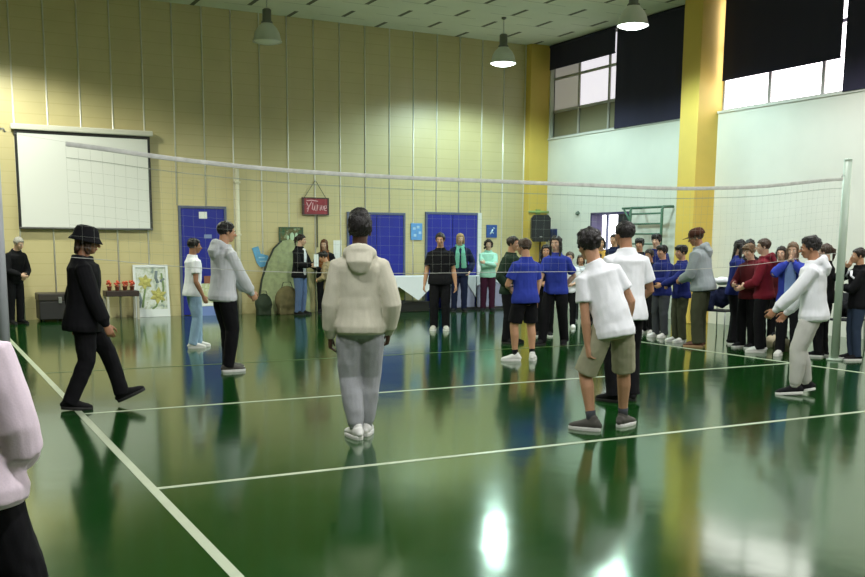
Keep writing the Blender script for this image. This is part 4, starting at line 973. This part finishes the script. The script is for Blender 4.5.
    p('maroon', 'light brown-haired boy in a maroon jumper, left of the boy in red', (9.93, 1.72), 265, 1.54, GS, skinc=PALE, hs=1.05, armR='hold', armL='front', head=(0, 10, 0), top=('sweater', K_MAROON), legs=('trousers', K_BLACK), shoes=BW_SHOE, hair=('fringe', H_LTB))
    p('red', 'boy in a red hooded top, between the maroon jumper and the blond girl', (9.62, 1.15), -35, 1.62, GS, skinc=PALE, armR='front', armL='front', head=(-20, 4, 0), top=('hoodie', K_RED), legs=('trousers', K_BLACK), shoes=W_SHOE, hair=('short', H_BROWN))
    p('behred', 'small dark-haired child peeking out behind the boy in red', (10.85, 1.98), 240, 1.50, GS, skinc=PALE, top=('sweater', K_MAROON), legs=('trousers', K_BLACK), shoes=BW_SHOE, hair=('bob', H_DARK), hs=1.05)
    p('blond', 'blond girl in a bright blue top holding a hand to her mouth', (9.62, .66), 236, 1.57, GS, skinc=PALE, armR='mouth', armL='mouth', head=(0, 4, 0), top=('jacket', K_BLUE, {'inner': cloth((.25, .36, .72)), 'innerw': .05}), legs=('trousers', K_BLACK), shoes=W_SHOE, hair=('long', H_LTB))
    p('whitehood', 'boy in white hoodie and light grey sweatpants, stepping left near the right net pole', (6.93, -2.05), -36, 1.62, GP, lean=4, head=(-8, 8, 0), armR=((.12, .17, .53), (.5, -1, 0)), armL=((.12, .24, .53), (.6, -1, -.3)), footR=(.05, .0, 0, 4, -14), footL=(-.05, .07, .0, -4, -6),
      vox=.006, skinc=BRN, top=('hoodie', K_WHITE), legs=('sweatpants', cloth((.50, .50, .47), .06)), shoes=BW_SHOE, hair=('messy', H_BLACK), build=1.02)
    p('beh', 'person with a brown ponytail hidden behind the boy in the white hoodie', (10.0, .40), -20, 1.55, GS, skinc=PALE, top=('sweater', K_BLACK), legs=('trousers', K_BLACK), shoes=BW_SHOE, hair=('ponytail', H_BROWN))
    p('sport', 'person in a black track top with white stripes, hand to face, right of the pole', (10.09, -.08), -58, 1.50, GS, skinc=TAN, armR='mouth', armL='crossed', head=(0, 4, 0), top=('jacket', K_BLACK, {'stripe': K_WHITE}), legs=('jeans', cloth((.03, .045, .08))), shoes=BW_SHOE, hair=('ponytail', H_DARK))
    p('bald', 'grey-haired man in dark clothes bending by the black trunk at far left', (0.36, 10.55), 150, 1.62, GT, lean=18, head=(-6, 20, 0), armR='hold', armL='front', skinc=PALE, top=('jacket', K_BLACK), legs=('trousers', K_BLACK), shoes=B_SHOE, hair=('short', hairm('grey', (.35, .33, .30))))
    p('pink', 'person in a pale pink sweater and black trousers cut off by the left edge', (-1.22, -5.95), 20, 1.52, GP, lean=2, side=-8, hip=(.045, 0), footR=(.16, .05, 0, 20, 0), armR=((.075, .11, .57), (.4, -.9, .0)), armL='pocket', vox=.0055, skinc=TAN, top=('hoodie', K_PINK, {'hem': -.02}), legs=('trousers', K_BLACK, {'wide': 1.9}), shoes=B_SHOE, hair=('short', H_BLACK), build=1.05)
    return P
ONLY = None
PP = run_people(ONLY)
# things held in hands
def held(key, name, label, cat, bm, mat, side, off):
    if key not in PP: return
    root, j = PP[key]; M = Matrix.Rotation(root.rotation_euler.z, 3, 'Z')
    w = j['wr'][side] * j['H'] + V(off); o = obj(name, bm, mat); o.location = V(root.location) + M @ w; o.rotation_euler.z = root.rotation_euler.z
    tag(o, label, cat); return o
held('jeanswoman', 'paper_sheet', 'white paper held by the woman in jeans', 'paper', boxm(-.1, .1, -.002, .002, -.02, .24), M_WPAPER, 1, (-.06, .11, .0))
held('b2', 'cup', 'pale cup held by the boy in the dark blue jacket', 'cup', lathe(B(), [(0, 0), (.03, 0), (.038, .1), (.034, .1), (.028, .01), (0, .01)]), M_WPAPER, 1, (-.06, .07, -.02))

# ------------------------------------------------------------------ world, camera, view
w = bpy.data.worlds.new('World'); scene.world = w; w.use_nodes = True
bg = w.node_tree.nodes['Background']; bg.inputs['Color'].default_value = (.95, .93, 1.0, 1); bg.inputs['Strength'].default_value = 4.0

cam = bpy.data.cameras.new('Camera'); co = bpy.data.objects.new('Camera', cam); col.objects.link(co)
ya, pi_, ro = math.radians(27.651), math.radians(8.619), math.radians(.366)
fwd = V((math.sin(ya) * math.cos(pi_), math.cos(ya) * math.cos(pi_), -math.sin(pi_))); right = V((math.cos(ya), -math.sin(ya), 0)); up = right.cross(fwd)
r2 = right * math.cos(ro) + up * math.sin(ro); u2 = -right * math.sin(ro) + up * math.cos(ro)
Mx = Matrix((r2, u2, -fwd)).transposed().to_4x4(); Mx.translation = V((-1.231, -9.038, 1.538)); co.matrix_world = Mx
cam.sensor_fit = 'HORIZONTAL'; cam.sensor_width = 36; cam.lens = 967.0 / 865 * 36
cam.shift_x = (432.5 - 425.7) / 865; cam.shift_y = (390.2 - 288.5) / 865; cam.clip_end = 200
scene.camera = co
vs = scene.view_settings; vs.view_transform = 'Standard'; vs.look = 'None'; vs.gamma = 1; vs.use_curve_mapping = False; vs.exposure = 0.0
scene.cycles.use_denoising = True
scene.cycles.max_bounces = 8
